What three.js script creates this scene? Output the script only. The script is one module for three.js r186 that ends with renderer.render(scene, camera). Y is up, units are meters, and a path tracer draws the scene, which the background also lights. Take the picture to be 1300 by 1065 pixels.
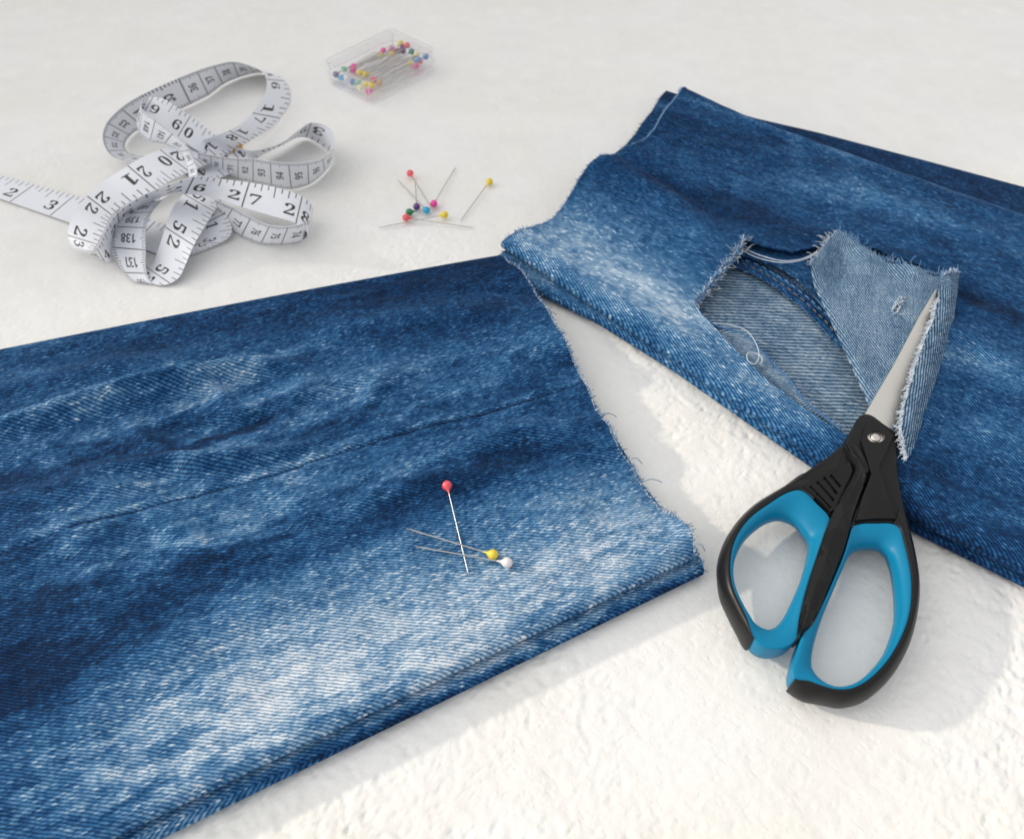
import * as THREE from 'three';
import { mergeGeometries, toCreasedNormals } from 'three/addons/utils/BufferGeometryUtils.js';

// ------------------------------------------------------------------ camera, sky, sun
const W = 1024, H = 838;
const FOC = 1080, CX = 650, CY = 532.5, PITCH = 50 * Math.PI / 180, CAMH = 0.263;
const camera = new THREE.PerspectiveCamera(2 * Math.atan(CY / FOC) * 180 / Math.PI, W / H, 0.01, 20);
camera.position.set(0, CAMH, CAMH / Math.tan(PITCH));
camera.lookAt(0, 0, 0);
camera.focus = 0.318; camera.userData.fStop = 13;
const scene = new THREE.Scene();
const renderer = new THREE.WebGLRenderer();
renderer.toneMapping = THREE.LinearToneMapping;
renderer.toneMappingExposure = 1.01;
renderer.shadowMap.enabled = true;
const SUN = new THREE.Vector3(-30, 12.4, -7).normalize();
{ // hazy sky, brighter around the low sun, computed
  const w = 128, h = 64, d = new Float32Array(w * h * 4);
  for (let y = 0; y < h; y++) for (let x = 0; x < w; x++) {
    const el = ((y + 0.5) / h - 0.5) * Math.PI, az = ((x + 0.5) / w - 0.5) * 2 * Math.PI, k = (y * w + x) * 4;
    const ang = Math.acos(Math.min(1, Math.max(-1, Math.cos(az) * Math.cos(el) * SUN.x + Math.sin(el) * SUN.y + Math.sin(az) * Math.cos(el) * SUN.z)));
    const glow = Math.exp(-((ang / 0.85) ** 2)), low = el < 0 ? 0.45 : 1;
    d[k] = (0.64 + 1.85 * glow) * low; d[k + 1] = (0.65 + 1.78 * glow) * low; d[k + 2] = (0.675 + 1.68 * glow) * low; d[k + 3] = 1;
  }
  const sky = new THREE.DataTexture(d, w, h, THREE.RGBAFormat, THREE.FloatType);
  sky.mapping = THREE.EquirectangularReflectionMapping; sky.magFilter = THREE.LinearFilter; sky.needsUpdate = true;
  scene.background = sky; scene.environment = sky;
}
const sun = new THREE.DirectionalLight(new THREE.Color().setRGB(1, 0.87, 0.71), 2.1);
sun.position.copy(SUN).multiplyScalar(2);
sun.castShadow = true; sun.shadow.radius = 4; sun.shadow.mapSize.set(4096, 4096);
Object.assign(sun.shadow.camera, { left: -1.2, right: 1.2, top: 1.2, bottom: -1.2, near: 0.2, far: 6 });
scene.add(sun, sun.target);

// ------------------------------------------------------------------ helpers
const V3 = (x, y, z) => new THREE.Vector3(x, y, z);
const C = (r, g, b) => new THREE.Color().setRGB(r, g, b);
const clamp = (x, a = 0, b = 1) => Math.min(b, Math.max(a, x));
const lerp = (a, b, t) => a + (b - a) * t;
const smooth = (a, b, x) => { const t = clamp((x - a) / (b - a)); return t * t * (3 - 2 * t); };
function rng(seed) { let s = seed >>> 0; return () => { s = (s + 0x6D2B79F5) >>> 0; let t = s; t = Math.imul(t ^ (t >>> 15), t | 1); t ^= t + Math.imul(t ^ (t >>> 7), t | 61); return ((t ^ (t >>> 14)) >>> 0) / 4294967296; }; }
function hash(x, y, s = 0) { let h = Math.imul(x | 0, 374761393) + Math.imul(y | 0, 668265263) + Math.imul(s | 0, 1274126177); h = Math.imul(h ^ (h >>> 13), 1274126177); h ^= h >>> 16; return (h >>> 0) / 4294967296; }
function noise(x, y, s = 0) { // value noise -1..1
  const xi = Math.floor(x), yi = Math.floor(y), fx = x - xi, fy = y - yi, u = fx * fx * (3 - 2 * fx), v = fy * fy * (3 - 2 * fy);
  const a = hash(xi, yi, s), b = hash(xi + 1, yi, s), c = hash(xi, yi + 1, s), d = hash(xi + 1, yi + 1, s);
  return 2 * (a + (b - a) * u + (c - a) * v + (a - b - c + d) * u * v) - 1;
}
function fbm(x, y, s = 0, o = 4) { let a = 0, w = 0.5; for (let i = 0; i < o; i++) { a += w * noise(x, y, s + i * 17); x = x * 2.03 + 5.1; y = y * 2.03 + 1.7; w *= 0.5; } return a; }
// the place a sight line of the photograph meets a level plane: used to measure the layout
const camP = camera.position.clone();
function ray(px, py) { const a = (px - CX) / FOC, b = (py - CY) / FOC, s = Math.sin(PITCH), c = Math.cos(PITCH); return V3(a, -s - b * c, -c + b * s); }
function G(px, py, y = 0) { const d = ray(px, py), t = (y - CAMH) / d.y; return camP.clone().addScaledVector(d, t); }
const used = {};
function numbered(n) { const k = used[n] = (used[n] ?? -1) + 1; return k ? `${n}_${String(k).padStart(3, '0')}` : n; }
function thing(name, label, category, pos, group) { const o = new THREE.Group(); o.name = numbered(name); if (pos) o.position.copy(pos); o.userData = { label, category }; if (group) o.userData.group = group; scene.add(o); return o; }
function part(parent, name, geo, mat, kind) { const m = new THREE.Mesh(geo, mat); m.name = name; m.castShadow = m.receiveShadow = true; if (kind) m.userData.kind = kind; parent.add(m); return m; }
function geoFrom(pos, idx, uv) { const g = new THREE.BufferGeometry(); g.setAttribute('position', new THREE.Float32BufferAttribute(pos, 3)); if (uv) g.setAttribute('uv', new THREE.Float32BufferAttribute(uv, 2)); g.setIndex(idx); g.computeVertexNormals(); return g; }
function polyAt(pts, t) { // point along a polyline by arc length, t in 0..1
  if (!pts.len) { pts.len = [0]; for (let i = 1; i < pts.length; i++) pts.len.push(pts.len[i - 1] + pts[i].distanceTo(pts[i - 1])); }
  const L = pts.len[pts.length - 1] * t; let i = 1; while (i < pts.length - 1 && pts.len[i] < L) i++;
  return pts[i - 1].clone().lerp(pts[i], (L - pts.len[i - 1]) / (pts.len[i] - pts.len[i - 1]));
}
function segDist(x, z, pts) { // distance to a polyline in plan; returns [d, position 0..1]
  let best = 1e9, at = 0; const n = pts.length - 1;
  for (let i = 0; i < n; i++) { const a = pts[i], b = pts[i + 1], dx = b.x - a.x, dz = b.z - a.z; const t = clamp(((x - a.x) * dx + (z - a.z) * dz) / (dx * dx + dz * dz)); const d = Math.hypot(x - a.x - dx * t, z - a.z - dz * t); if (d < best) { best = d; at = (i + t) / n; } }
  return [best, at];
}
function inside(x, z, poly) { let c = false; for (let i = 0, j = poly.length - 1; i < poly.length; j = i++) { const a = poly[i], b = poly[j]; if ((a.z > z) !== (b.z > z) && x < (b.x - a.x) * (z - a.z) / (b.z - a.z) + a.x) c = !c; } return c; }
function nearestOn(x, z, poly) { let best = 1e9, r = [x, z]; for (let i = 0; i < poly.length; i++) { const a = poly[i], b = poly[(i + 1) % poly.length], dx = b.x - a.x, dz = b.z - a.z; const t = clamp(((x - a.x) * dx + (z - a.z) * dz) / (dx * dx + dz * dz || 1)); const qx = a.x + dx * t, qz = a.z + dz * t, d = Math.hypot(x - qx, z - qz); if (d < best) { best = d; r = [qx, qz]; } } return r; }
function tubeGeo(pts, r, sides = 6, seg) { return new THREE.TubeGeometry(new THREE.CatmullRomCurve3(pts), seg || Math.max(4, pts.length * 4), r, sides, false); }

// ------------------------------------------------------------------ table: brushed white plaster paint with real relief
{
  const xs = [], zs = [];
  const ladder = (list) => { const r = []; for (const [a, b, d] of list) for (let v = a; v < b - d * 0.4; v += d) r.push(v); return r; };
  xs.push(...ladder([[-0.9, -0.42, 0.03], [-0.42, -0.27, 0.0016], [-0.27, 0.27, 0.0008], [0.27, 0.42, 0.0016], [0.42, 0.93, 0.03]]));
  zs.push(...ladder([[-0.9, -0.42, 0.03], [-0.42, -0.14, 0.0016], [-0.14, 0.2, 0.0008], [0.2, 0.26, 0.0016], [0.26, 0.62, 0.03]]));
  // small knocks and trowel chips, each an elongated dent steeper on one side
  const chip = (X, Z) => { let s = 0; for (const [cell, sd, prob] of [[5.2, 41, 0.8], [3.1, 42, 0.55]]) { const ci = Math.floor(X / cell), cj = Math.floor(Z / cell); for (let i = ci - 1; i <= ci + 1; i++) for (let j = cj - 1; j <= cj + 1; j++) { if (hash(i, j, sd) > prob) continue; const cx = (i + hash(i, j, sd + 1)) * cell, cz = (j + hash(i, j, sd + 2)) * cell, an = 0.8 + 1.5 * (hash(i, j, sd + 3) - 0.5), ra = cell * (0.2 + 0.3 * hash(i, j, sd + 4)), rb = ra * (0.35 + 0.3 * hash(i, j, sd + 5)); const dx = X - cx, dz = Z - cz, p = (dx * Math.cos(an) + dz * Math.sin(an)) / ra, q = (-dx * Math.sin(an) + dz * Math.cos(an)) / rb, e = p * p + (q + 0.35 * p * p) ** 2; if (e < 1) s = Math.max(s, (1 - e) * (0.55 + 0.45 * q) * (0.4 + 0.6 * hash(i, j, sd + 6)) * cell / 5); } } return s; };
  const nx = xs.length, nz = zs.length, pos = new Float32Array(nx * nz * 3), uv = new Float32Array(nx * nz * 2), idx = new Uint32Array((nx - 1) * (nz - 1) * 6);
  const relief = (x, z) => {
    const X = x * 1000, Z = z * 1000;
    const wx = X + 2.2 * noise(X * 0.12, Z * 0.12, 3), wz = Z + 2.2 * noise(X * 0.12 + 9, Z * 0.12, 4);
    const rough = 0.35 + 0.65 * smooth(-0.25, 0.35, fbm(X * 0.012, Z * 0.012, 71, 3) + (Z - 0) * 0.0022);   // brushed on unevenly, smoother at the back
    const a = (wx + wz) * 0.7071, b = (wx - wz) * 0.7071;
    const dab = noise(a * 0.17, b * 0.30, 11);
    const pit = Math.max(0, noise(a * 0.42 + 3, b * 0.75, 12) - 0.34);
    const grain = noise(X * 0.9, Z * 0.9, 13);
    const ridge = 1 - Math.abs(noise(a * 0.21 + 7, b * 0.36, 15));
    return (0.00018 * dab - 0.00072 * chip(wx, wz) * (0.4 + rough) - 0.0005 * pit * (0.5 + rough) + 0.00022 * ridge * ridge + 0.00006 * grain) * rough + 0.00035 * fbm(X * 0.02, Z * 0.02, 14, 2) - 0.0007;
  };
  for (let j = 0, k = 0; j < nz; j++) for (let i = 0; i < nx; i++, k++) { pos[k * 3] = xs[i]; pos[k * 3 + 1] = relief(xs[i], zs[j]); pos[k * 3 + 2] = zs[j]; uv[k * 2] = xs[i]; uv[k * 2 + 1] = zs[j]; }
  let q = 0; for (let j = 0; j < nz - 1; j++) for (let i = 0; i < nx - 1; i++) { const a = j * nx + i, b = a + 1, c = a + nx, d = c + 1; idx[q++] = a; idx[q++] = c; idx[q++] = b; idx[q++] = b; idx[q++] = c; idx[q++] = d; }
  const g = new THREE.BufferGeometry(); g.setAttribute('position', new THREE.BufferAttribute(pos, 3)); g.setAttribute('uv', new THREE.BufferAttribute(uv, 2)); g.setIndex(new THREE.BufferAttribute(idx, 1)); g.computeVertexNormals();
  const n = 512, d = new Uint8Array(n * n * 4), bd = new Uint8Array(n * n * 4);
  for (let y = 0; y < n; y++) for (let x = 0; x < n; x++) {
    const k = (y * n + x) * 4, f = fbm(x * 0.03, y * 0.03, 31, 4), s = noise(x * 0.35, y * 0.35, 33), st = hash(x, y, 34);
    let v = 1 + 0.02 * f + 0.006 * s; const y2 = 0.012 * noise(x * 0.012, y * 0.012, 35);
    d[k] = clamp(233 * v, 0, 255); d[k + 1] = clamp(232 * v - 200 * y2 * 0.2, 0, 255); d[k + 2] = clamp(228 * v - 200 * y2, 0, 255); d[k + 3] = 255;
    const bh = 150 + 60 * fbm(x * 0.08, y * 0.14, 36, 4) + 34 * (st - 0.5) - 150 * Math.max(0, noise((x + y) * 0.13, (x - y) * 0.24, 37) - 0.45); bd[k] = bd[k + 1] = bd[k + 2] = clamp(bh, 0, 255); bd[k + 3] = 255;
  }
  const mk = (data, srgb) => { const t = new THREE.DataTexture(data, n, n); t.wrapS = t.wrapT = THREE.MirroredRepeatWrapping; t.magFilter = THREE.LinearFilter; t.repeat.set(1 / 0.16, 1 / 0.16); if (srgb) t.colorSpace = THREE.SRGBColorSpace; t.needsUpdate = true; return t; };
  const top = new THREE.Mesh(g, new THREE.MeshStandardMaterial({ map: mk(d, true), bumpMap: mk(bd), bumpScale: 0.0003, roughness: 0.62 }));
  top.name = 'table_top'; top.receiveShadow = top.castShadow = true; top.userData = { kind: 'structure', label: 'white table top with brushed uneven plaster-like paint' }; scene.add(top);
}

// ------------------------------------------------------------------ sun blocker added behind the table, unseen, to keep its back in shade
{
  const a = G(0, 352), b = G(1300, 190), d = b.clone().sub(a).setY(0).normalize(), h = 0.8, ang = Math.atan2(-d.z, d.x);
  const c = a.clone().lerp(b, 0.5).addScaledVector(V3(SUN.x, 0, SUN.z), h / SUN.y);
  const g = new THREE.BoxGeometry(4.5, h + 0.8, 0.08); const m = new THREE.Mesh(g, new THREE.MeshStandardMaterial({ color: C(0.72, 0.71, 0.69), roughness: 0.9 }));
  m.name = 'added_sun_blocker'; m.castShadow = m.receiveShadow = true; m.userData = { kind: 'structure', label: 'added pale sun blocker behind the table' }; m.position.set(c.x, (h - 0.8) / 2, c.z); m.rotation.y = ang; scene.add(m);
}

// ------------------------------------------------------------------ denim
const RAMP = [[0, 4, 23, 46], [0.2, 11, 52, 95], [0.42, 41, 96, 146], [0.65, 106, 146, 181], [0.85, 176, 195, 212], [1, 226, 231, 236]];
function ramp(f, o) { f = clamp(f); let i = 1; while (i < RAMP.length - 1 && RAMP[i][0] < f) i++; const a = RAMP[i - 1], b = RAMP[i], t = (f - a[0]) / (b[0] - a[0]); o[0] = lerp(a[1], b[1], t); o[1] = lerp(a[2], b[2], t); o[2] = lerp(a[3], b[3], t); }
// cloth frame: origin O, warp direction along unit a (plan), weft across
function frame(O, A) { const a = A.clone().sub(O).setY(0).normalize(), b = V3(a.z, 0, -a.x); return { O, a, b, X: (x, z) => ((x - O.x) * a.x + (z - O.z) * a.z) * 1000, Y: (x, z) => ((x - O.x) * b.x + (z - O.z) * b.z) * 1000 }; }
const EW = 0.30, PW = 0.5; // thread spacing, mm
function denim(fr, x0, x1, y0, y1, w, h, fade, seed, inside = false, grey = 0) {
  const col = new Uint8Array(w * h * 4), bmp = new Uint8Array(w * h * 4), o = [0, 0, 0], p = [0, 0, 0];
  const Q = 3, gw = Math.ceil(w / Q) + 2, gh = Math.ceil(h / Q) + 2, grid = new Float32Array(gw * gh); for (let j = 0; j < gh; j++) for (let i = 0; i < gw; i++) grid[j * gw + i] = fade(lerp(x0, x1, (i * Q + 0.5) / w), lerp(y0, y1, (j * Q + 0.5) / h));
  const dye = (i, j) => { const a = i / Q, b = j / Q, k = Math.floor(b) * gw + Math.floor(a), u = a - Math.floor(a), v = b - Math.floor(b); return lerp(lerp(grid[k], grid[k + 1], u), lerp(grid[k + gw], grid[k + gw + 1], u), v); };
  for (let j = 0; j < h; j++) for (let i = 0; i < w; i++) {
    const X = lerp(x0, x1, (i + 0.5) / w), Y = lerp(y0, y1, (j + 0.5) / h), k = (j * w + i) * 4;
    const wx = X + 0.3 * noise(X * 0.25, Y * 0.25, seed + 1), wy = Y + 0.16 * noise(X * 0.16, Y * 0.3, seed + 2);
    const ei = Math.floor(wy / EW), fy = wy / EW - ei; // warp thread
    const s4 = (wx / PW + (inside ? -ei : ei) + 0.25 * (hash(ei, 7, seed) - 0.5)) / 4, fl = Math.floor(s4), ph = s4 - fl; // its floats, each over three picks and under one
    const pj = Math.floor(wx / PW), over = ph > 0.24;
    const dome = over ? Math.sin(Math.PI * (ph - 0.24) / 0.76) : 0, round = Math.sin(Math.PI * fy);
    const slub = noise(wx * 0.13, ei * 3.7, seed + 3) * 0.6 + noise(wx * 0.6, ei * 5.1, seed + 4) * 0.5;
    const cell = hash(ei, fl, seed + 5), cell2 = hash(ei, pj, seed + 8), pick = noise(pj * 1.3, wy * 0.12, seed + 6);
    const base = dye(i, j);
    const lift = Math.sqrt(Math.max(0, dome)) * (0.45 + 0.55 * round);
    let f = base + 0.075 * slub + (0.15 + 0.18 * base) * (cell - 0.5) + 0.03 * pick + (0.22 + 0.46 * base) * (lift - 0.55);
    if (cell > 0.95) f += 0.05 + 0.25 * base;
    ramp(f, o);
    if (!over) { const m = inside ? 0.2 : clamp(0.06 + 0.25 * base + (cell2 > 0.72 ? 0.3 * (cell2 - 0.5) : 0)); ramp(clamp(base + 0.3), p); for (let c = 0; c < 3; c++) o[c] = lerp(o[c] * 0.72, p[c], m); }
    if (inside) { const wv = over ? clamp(lift * 1.4 - 0.1) * (0.7 + 0.3 * cell) : 0.03; const P = [164 + 16 * pick + 26 * (cell2 - 0.5), 182 + 14 * pick + 24 * (cell2 - 0.5), 198 + 10 * pick + 22 * (cell2 - 0.5)]; for (let c = 0; c < 3; c++) o[c] = lerp(o[c] * 0.85, P[c], wv * clamp(0.45 + 0.85 * base + 0.3 * slub)); }
    for (let c = 0; c < 3; c++) col[k + c] = clamp(o[c] * (1 - grey) + grey * (0.3 * o[0] + 0.5 * o[1] + 0.2 * o[2]), 0, 255); col[k + 3] = 255;
    const hgt = over ? 0.2 + 0.62 * lift + 0.1 * slub + 0.08 * cell : 0.12 + 0.1 * cell2;
    bmp[k] = bmp[k + 1] = bmp[k + 2] = clamp(hgt * 215, 0, 255); bmp[k + 3] = 255;
  }
  const mk = (d, srgb) => { const t = new THREE.DataTexture(d, w, h); t.wrapS = t.wrapT = THREE.MirroredRepeatWrapping; t.magFilter = THREE.LinearFilter; t.minFilter = THREE.LinearMipmapLinearFilter; t.generateMipmaps = true; if (srgb) t.colorSpace = THREE.SRGBColorSpace; t.needsUpdate = true; return t; };
  const m = new THREE.MeshPhysicalMaterial({ map: mk(col, true), bumpMap: mk(bmp), bumpScale: 0.00034, roughness: 0.9, sheen: 0.06, sheenRoughness: 0.6, sheenColor: C(0.7, 0.75, 0.85), specularIntensity: 0.3 });
  m.userData.uv = (x, z) => [(fr.X(x, z) - x0) / (x1 - x0), (fr.Y(x, z) - y0) / (y1 - y0)];
  return m;
}
// a flattened trouser tube: two sheets joined at two rounded folds, cloth of real thickness, open raw end
function clothTube(o) {
  const { near, far, cut, nu, nv, yMid, T, R = 0.0045, th = 0.0009, top = () => 0, bottom = () => 0, hole } = o;
  const n0 = polyAt(near, 0), f0 = polyAt(far, 0);
  const P = (u, v) => { const n = polyAt(near, u), f = polyAt(far, u), p = n.lerp(f, v); if (cut) { const c = polyAt(cut, v).sub(n0.clone().lerp(f0, v)); p.addScaledVector(c, (1 - u) ** 3); } return p; };
  const plan = []; const us = [], vs = [];
  for (let i = 0; i <= nu; i++) us.push((i / nu) ** 1.15); for (let j = 0; j <= nv; j++) { const t = j / nv; vs.push(lerp(t, 0.5 - 0.5 * Math.cos(Math.PI * t), 0.75)); }
  const Wd = n0.distanceTo(f0);
  const N = (nu + 1) * (nv + 1); const at = (i, j) => i * (nv + 1) + j;
  const skin = { o: { t: [], b: [] }, i: { t: [], b: [] } };
  for (let i = 0; i <= nu; i++) for (let j = 0; j <= nv; j++) {
    const u = us[i], v = vs[j];
    for (const s of ['o', 'i']) {
      const ins = s === 'i' ? th : 0, vv = clamp(v, ins / Wd, 1 - ins / Wd), p = P(u, vv), d = Math.min(v, 1 - v) * Wd;
      let e = T / 2 * Math.sqrt(1 - (1 - Math.min(1, d / R)) ** 2); e = Math.max(0.00001, e - ins);
      const mask = smooth(0, R * 2.5, d);
      skin[s].t.push(V3(p.x, yMid + e + top(p.x, p.z, u, v) * mask, p.z)); skin[s].b.push(V3(p.x, yMid - e + bottom(p.x, p.z, u, v) * mask, p.z));
    }
  }
  const keep = new Uint8Array(nu * nv).fill(1);
  const uvAt = new Array(N); for (let k = 0; k < N; k++) uvAt[k] = [skin.o.t[k].x, skin.o.t[k].z];
  if (hole) {
    const kv = new Uint8Array(N);
    for (let i = 0; i < nu; i++) for (let j = 0; j < nv; j++) { let cx = 0, cz = 0; for (const k of [at(i, j), at(i + 1, j), at(i, j + 1), at(i + 1, j + 1)]) { cx += skin.o.t[k].x / 4; cz += skin.o.t[k].z / 4; } const out = !inside(cx, cz, hole); keep[i * nv + j] = out ? 1 : 0; for (const k of [at(i, j), at(i + 1, j), at(i, j + 1), at(i + 1, j + 1)]) kv[k] |= out ? 1 : 2; }
    for (let k = 0; k < N; k++) if (kv[k] === 3) { const [x, z] = nearestOn(skin.o.t[k].x, skin.o.t[k].z, hole); for (const s of ['o', 'i']) { skin[s].t[k].x = x; skin[s].t[k].z = z; } uvAt[k] = [x, z]; }
  }
  const build = (s, flip) => {
    const pos = [], uv = [], idx = [], M = o.uv;
    for (const side of ['t', 'b']) for (let k = 0; k < N; k++) { const p = skin[s][side][k]; pos.push(p.x, p.y, p.z); uv.push(...M(...uvAt[k])); }
    for (const [side, off] of [['t', 0], ['b', N]]) for (let i = 0; i < nu; i++) for (let j = 0; j < nv; j++) {
      if (side === 't' && !keep[i * nv + j]) continue;
      const a = at(i, j) + off, b = at(i + 1, j) + off, c = at(i, j + 1) + off, d = at(i + 1, j + 1) + off; const f = (side === 't') !== flip !== !!o.mirror;
      if (f) idx.push(a, c, b, b, c, d); else idx.push(a, b, c, b, d, c);
    }
    return geoFrom(pos, idx, uv);
  };
  const rim = () => { // raw edges: cloth thickness at the cut end and round the tear
    const pos = [], uv = [], idx = []; const quad = (A, B, A2, B2, k) => { const n = pos.length / 3; for (const p of [A, B, A2, B2]) { pos.push(p.x, p.y, p.z); uv.push(...o.uv(p.x, p.z)); } idx.push(n, n + 1, n + 2, n + 1, n + 3, n + 2); };
    for (const i of [0, nu]) for (let j = 0; j < nv; j++) for (const s of ['t', 'b']) quad(skin.o[s][at(i, j)], skin.o[s][at(i, j + 1)], skin.i[s][at(i, j)], skin.i[s][at(i, j + 1)]);
    if (hole) for (let i = 0; i < nu; i++) for (let j = 0; j < nv; j++) if (keep[i * nv + j]) { const E = [[i - 1, j, at(i, j), at(i, j + 1)], [i + 1, j, at(i + 1, j), at(i + 1, j + 1)], [i, j - 1, at(i, j), at(i + 1, j)], [i, j + 1, at(i, j + 1), at(i + 1, j + 1)]]; for (const [a, b, k, l] of E) if (a >= 0 && b >= 0 && a < nu && b < nv && !keep[a * nv + b]) quad(skin.o.t[k], skin.o.t[l], skin.i.t[k], skin.i.t[l]); }
    return geoFrom(pos, idx, uv);
  };
  const edge = []; for (let j = 0; j <= nv; j++) edge.push(skin.o.t[at(0, j)]);
  const edgeLow = []; for (let j = 0; j <= nv; j++) edgeLow.push(skin.o.b[at(0, j)]);
  return { outer: build('o', false), inner: build('i', true), rim: rim(), edge, edgeLow, skin, at, nu, nv, us, vs };
}
// height of a surface under plan position, by rays on its mesh
const rc = new THREE.Raycaster();
function hitDown(mesh, x, z, dflt = 0.012) { rc.set(V3(x, 0.2, z), V3(0, -1, 0)); const h = rc.intersectObject(mesh, false); return h.length ? h[0].point.y : dflt; }
function hitRay(mesh, px, py, y = 0.012) { rc.set(camP, ray(px, py).normalize()); const h = rc.intersectObject(mesh, false); return h.length ? h[0].point : G(px, py, y); }
// short loose fibres along a raw edge (pts) leaning outwards
function fringe(pts, outDir, count, len, seed, rad = 0.00011, up = 0.3) {
  const r = rng(seed), gs = []; const out = [[], []];
  for (let n = 0; n < count; n++) {
    const t = r(), p = polyAt(pts, t), q = polyAt(pts, Math.min(1, t + 0.002)), tan = q.clone().sub(polyAt(pts, Math.max(0, t - 0.002))).normalize();
    const od = typeof outDir === 'function' ? outDir(p, tan) : outDir; const L = len * (0.3 + 0.8 * r() + 1.5 * r() ** 6);
    const d = od.clone().addScaledVector(tan, (r() - 0.5) * 1.6).add(V3(0, (r() - 0.45) * up * 2, 0)).normalize();
    const bend = V3(r() - 0.5, (r() - 0.6) * 0.8, r() - 0.5).multiplyScalar(L * 0.6);
    const a = p.clone().addScaledVector(d, -0.0005).add(V3(0, (r() - 0.5) * 0.0008, 0)), b = a.clone().addScaledVector(d, L * 0.5).addScaledVector(bend, 0.35), c = a.clone().addScaledVector(d, L * 0.9).add(bend);
    out[r() < 0.55 ? 0 : 1].push(new THREE.TubeGeometry(new THREE.QuadraticBezierCurve3(a, b, c), 4, rad * (0.7 + 0.7 * r()), 4, false));
  }
  return out.map((g) => mergeGeometries(g));
}
function strands(pts, outDir, count, len, seed, rad = 0.0001) { // a few longer tangled weft ends
  const r = rng(seed), gs = []; for (let n = 0; n < count; n++) { const t = r(), p = polyAt(pts, t), tan = polyAt(pts, Math.min(1, t + 0.004)).sub(polyAt(pts, Math.max(0, t - 0.004))).normalize(), d = (typeof outDir === 'function' ? outDir(p, tan) : outDir.clone()).addScaledVector(tan, (r() - 0.5) * 3).normalize(), L = len * (0.4 + r()); const q = [p.clone()]; const c = d.clone(); for (let k = 0; k < 4; k++) { c.add(V3(r() - 0.5, (r() - 0.55) * 0.7, r() - 0.5).multiplyScalar(1.1)).normalize(); q.push(q[q.length - 1].clone().addScaledVector(c, L / 4)); } gs.push(tubeGeo(q, rad, 4, 14)); } return mergeGeometries(gs); }
const threadPale = new THREE.MeshStandardMaterial({ color: C(0.62, 0.68, 0.74), roughness: 0.95 });
const threadBlue = new THREE.MeshStandardMaterial({ color: C(0.05, 0.14, 0.30), roughness: 0.95 });
const threadMid = new THREE.MeshStandardMaterial({ color: C(0.17, 0.31, 0.50), roughness: 0.95 });
const threadNavy = new THREE.MeshStandardMaterial({ color: C(0.018, 0.04, 0.1), roughness: 0.95 });
const threadGold = new THREE.MeshStandardMaterial({ color: C(0.24, 0.18, 0.12), roughness: 0.9 });
// worn patches of the dye, some painted ridge light and shade: [px, py, half length along the leg mm, half width mm, amount, turn in degrees]
function patches(fr, list, y = 0.011) {
  const L = list.map(([px, py, a, b, amt, tw = 0]) => { const p = G(px, py, y), t = tw * Math.PI / 180; return [fr.X(p.x, p.z), fr.Y(p.x, p.z), a, b, amt, Math.cos(t), Math.sin(t)]; });
  return (X, Y) => { let s = 0; for (const [x, yy, a, b, amt, c, sn] of L) { const dx = X - x, dy = Y - yy, p = (dx * c + dy * sn) / a, q = (-dx * sn + dy * c) / b, e = p * p + q * q; if (e < 6) s += amt * Math.exp(-e); } return s; };
}
function ridges(list, y = 0.011) { const L = list.map(([pts, w, amp]) => [pts.map(([a, b]) => G(a, b, y)), w, amp]); return (x, z) => { let s = 0; for (const [pts, w, amp] of L) { const [d, t] = segDist(x, z, pts); const w2 = w * 0.85; if (d < w2 * 3) s += amp * Math.exp(-((d / w2) ** 2)) * Math.sin(Math.PI * clamp(0.04 + t * 0.92)) ** 0.7; } return s; }; }

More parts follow.
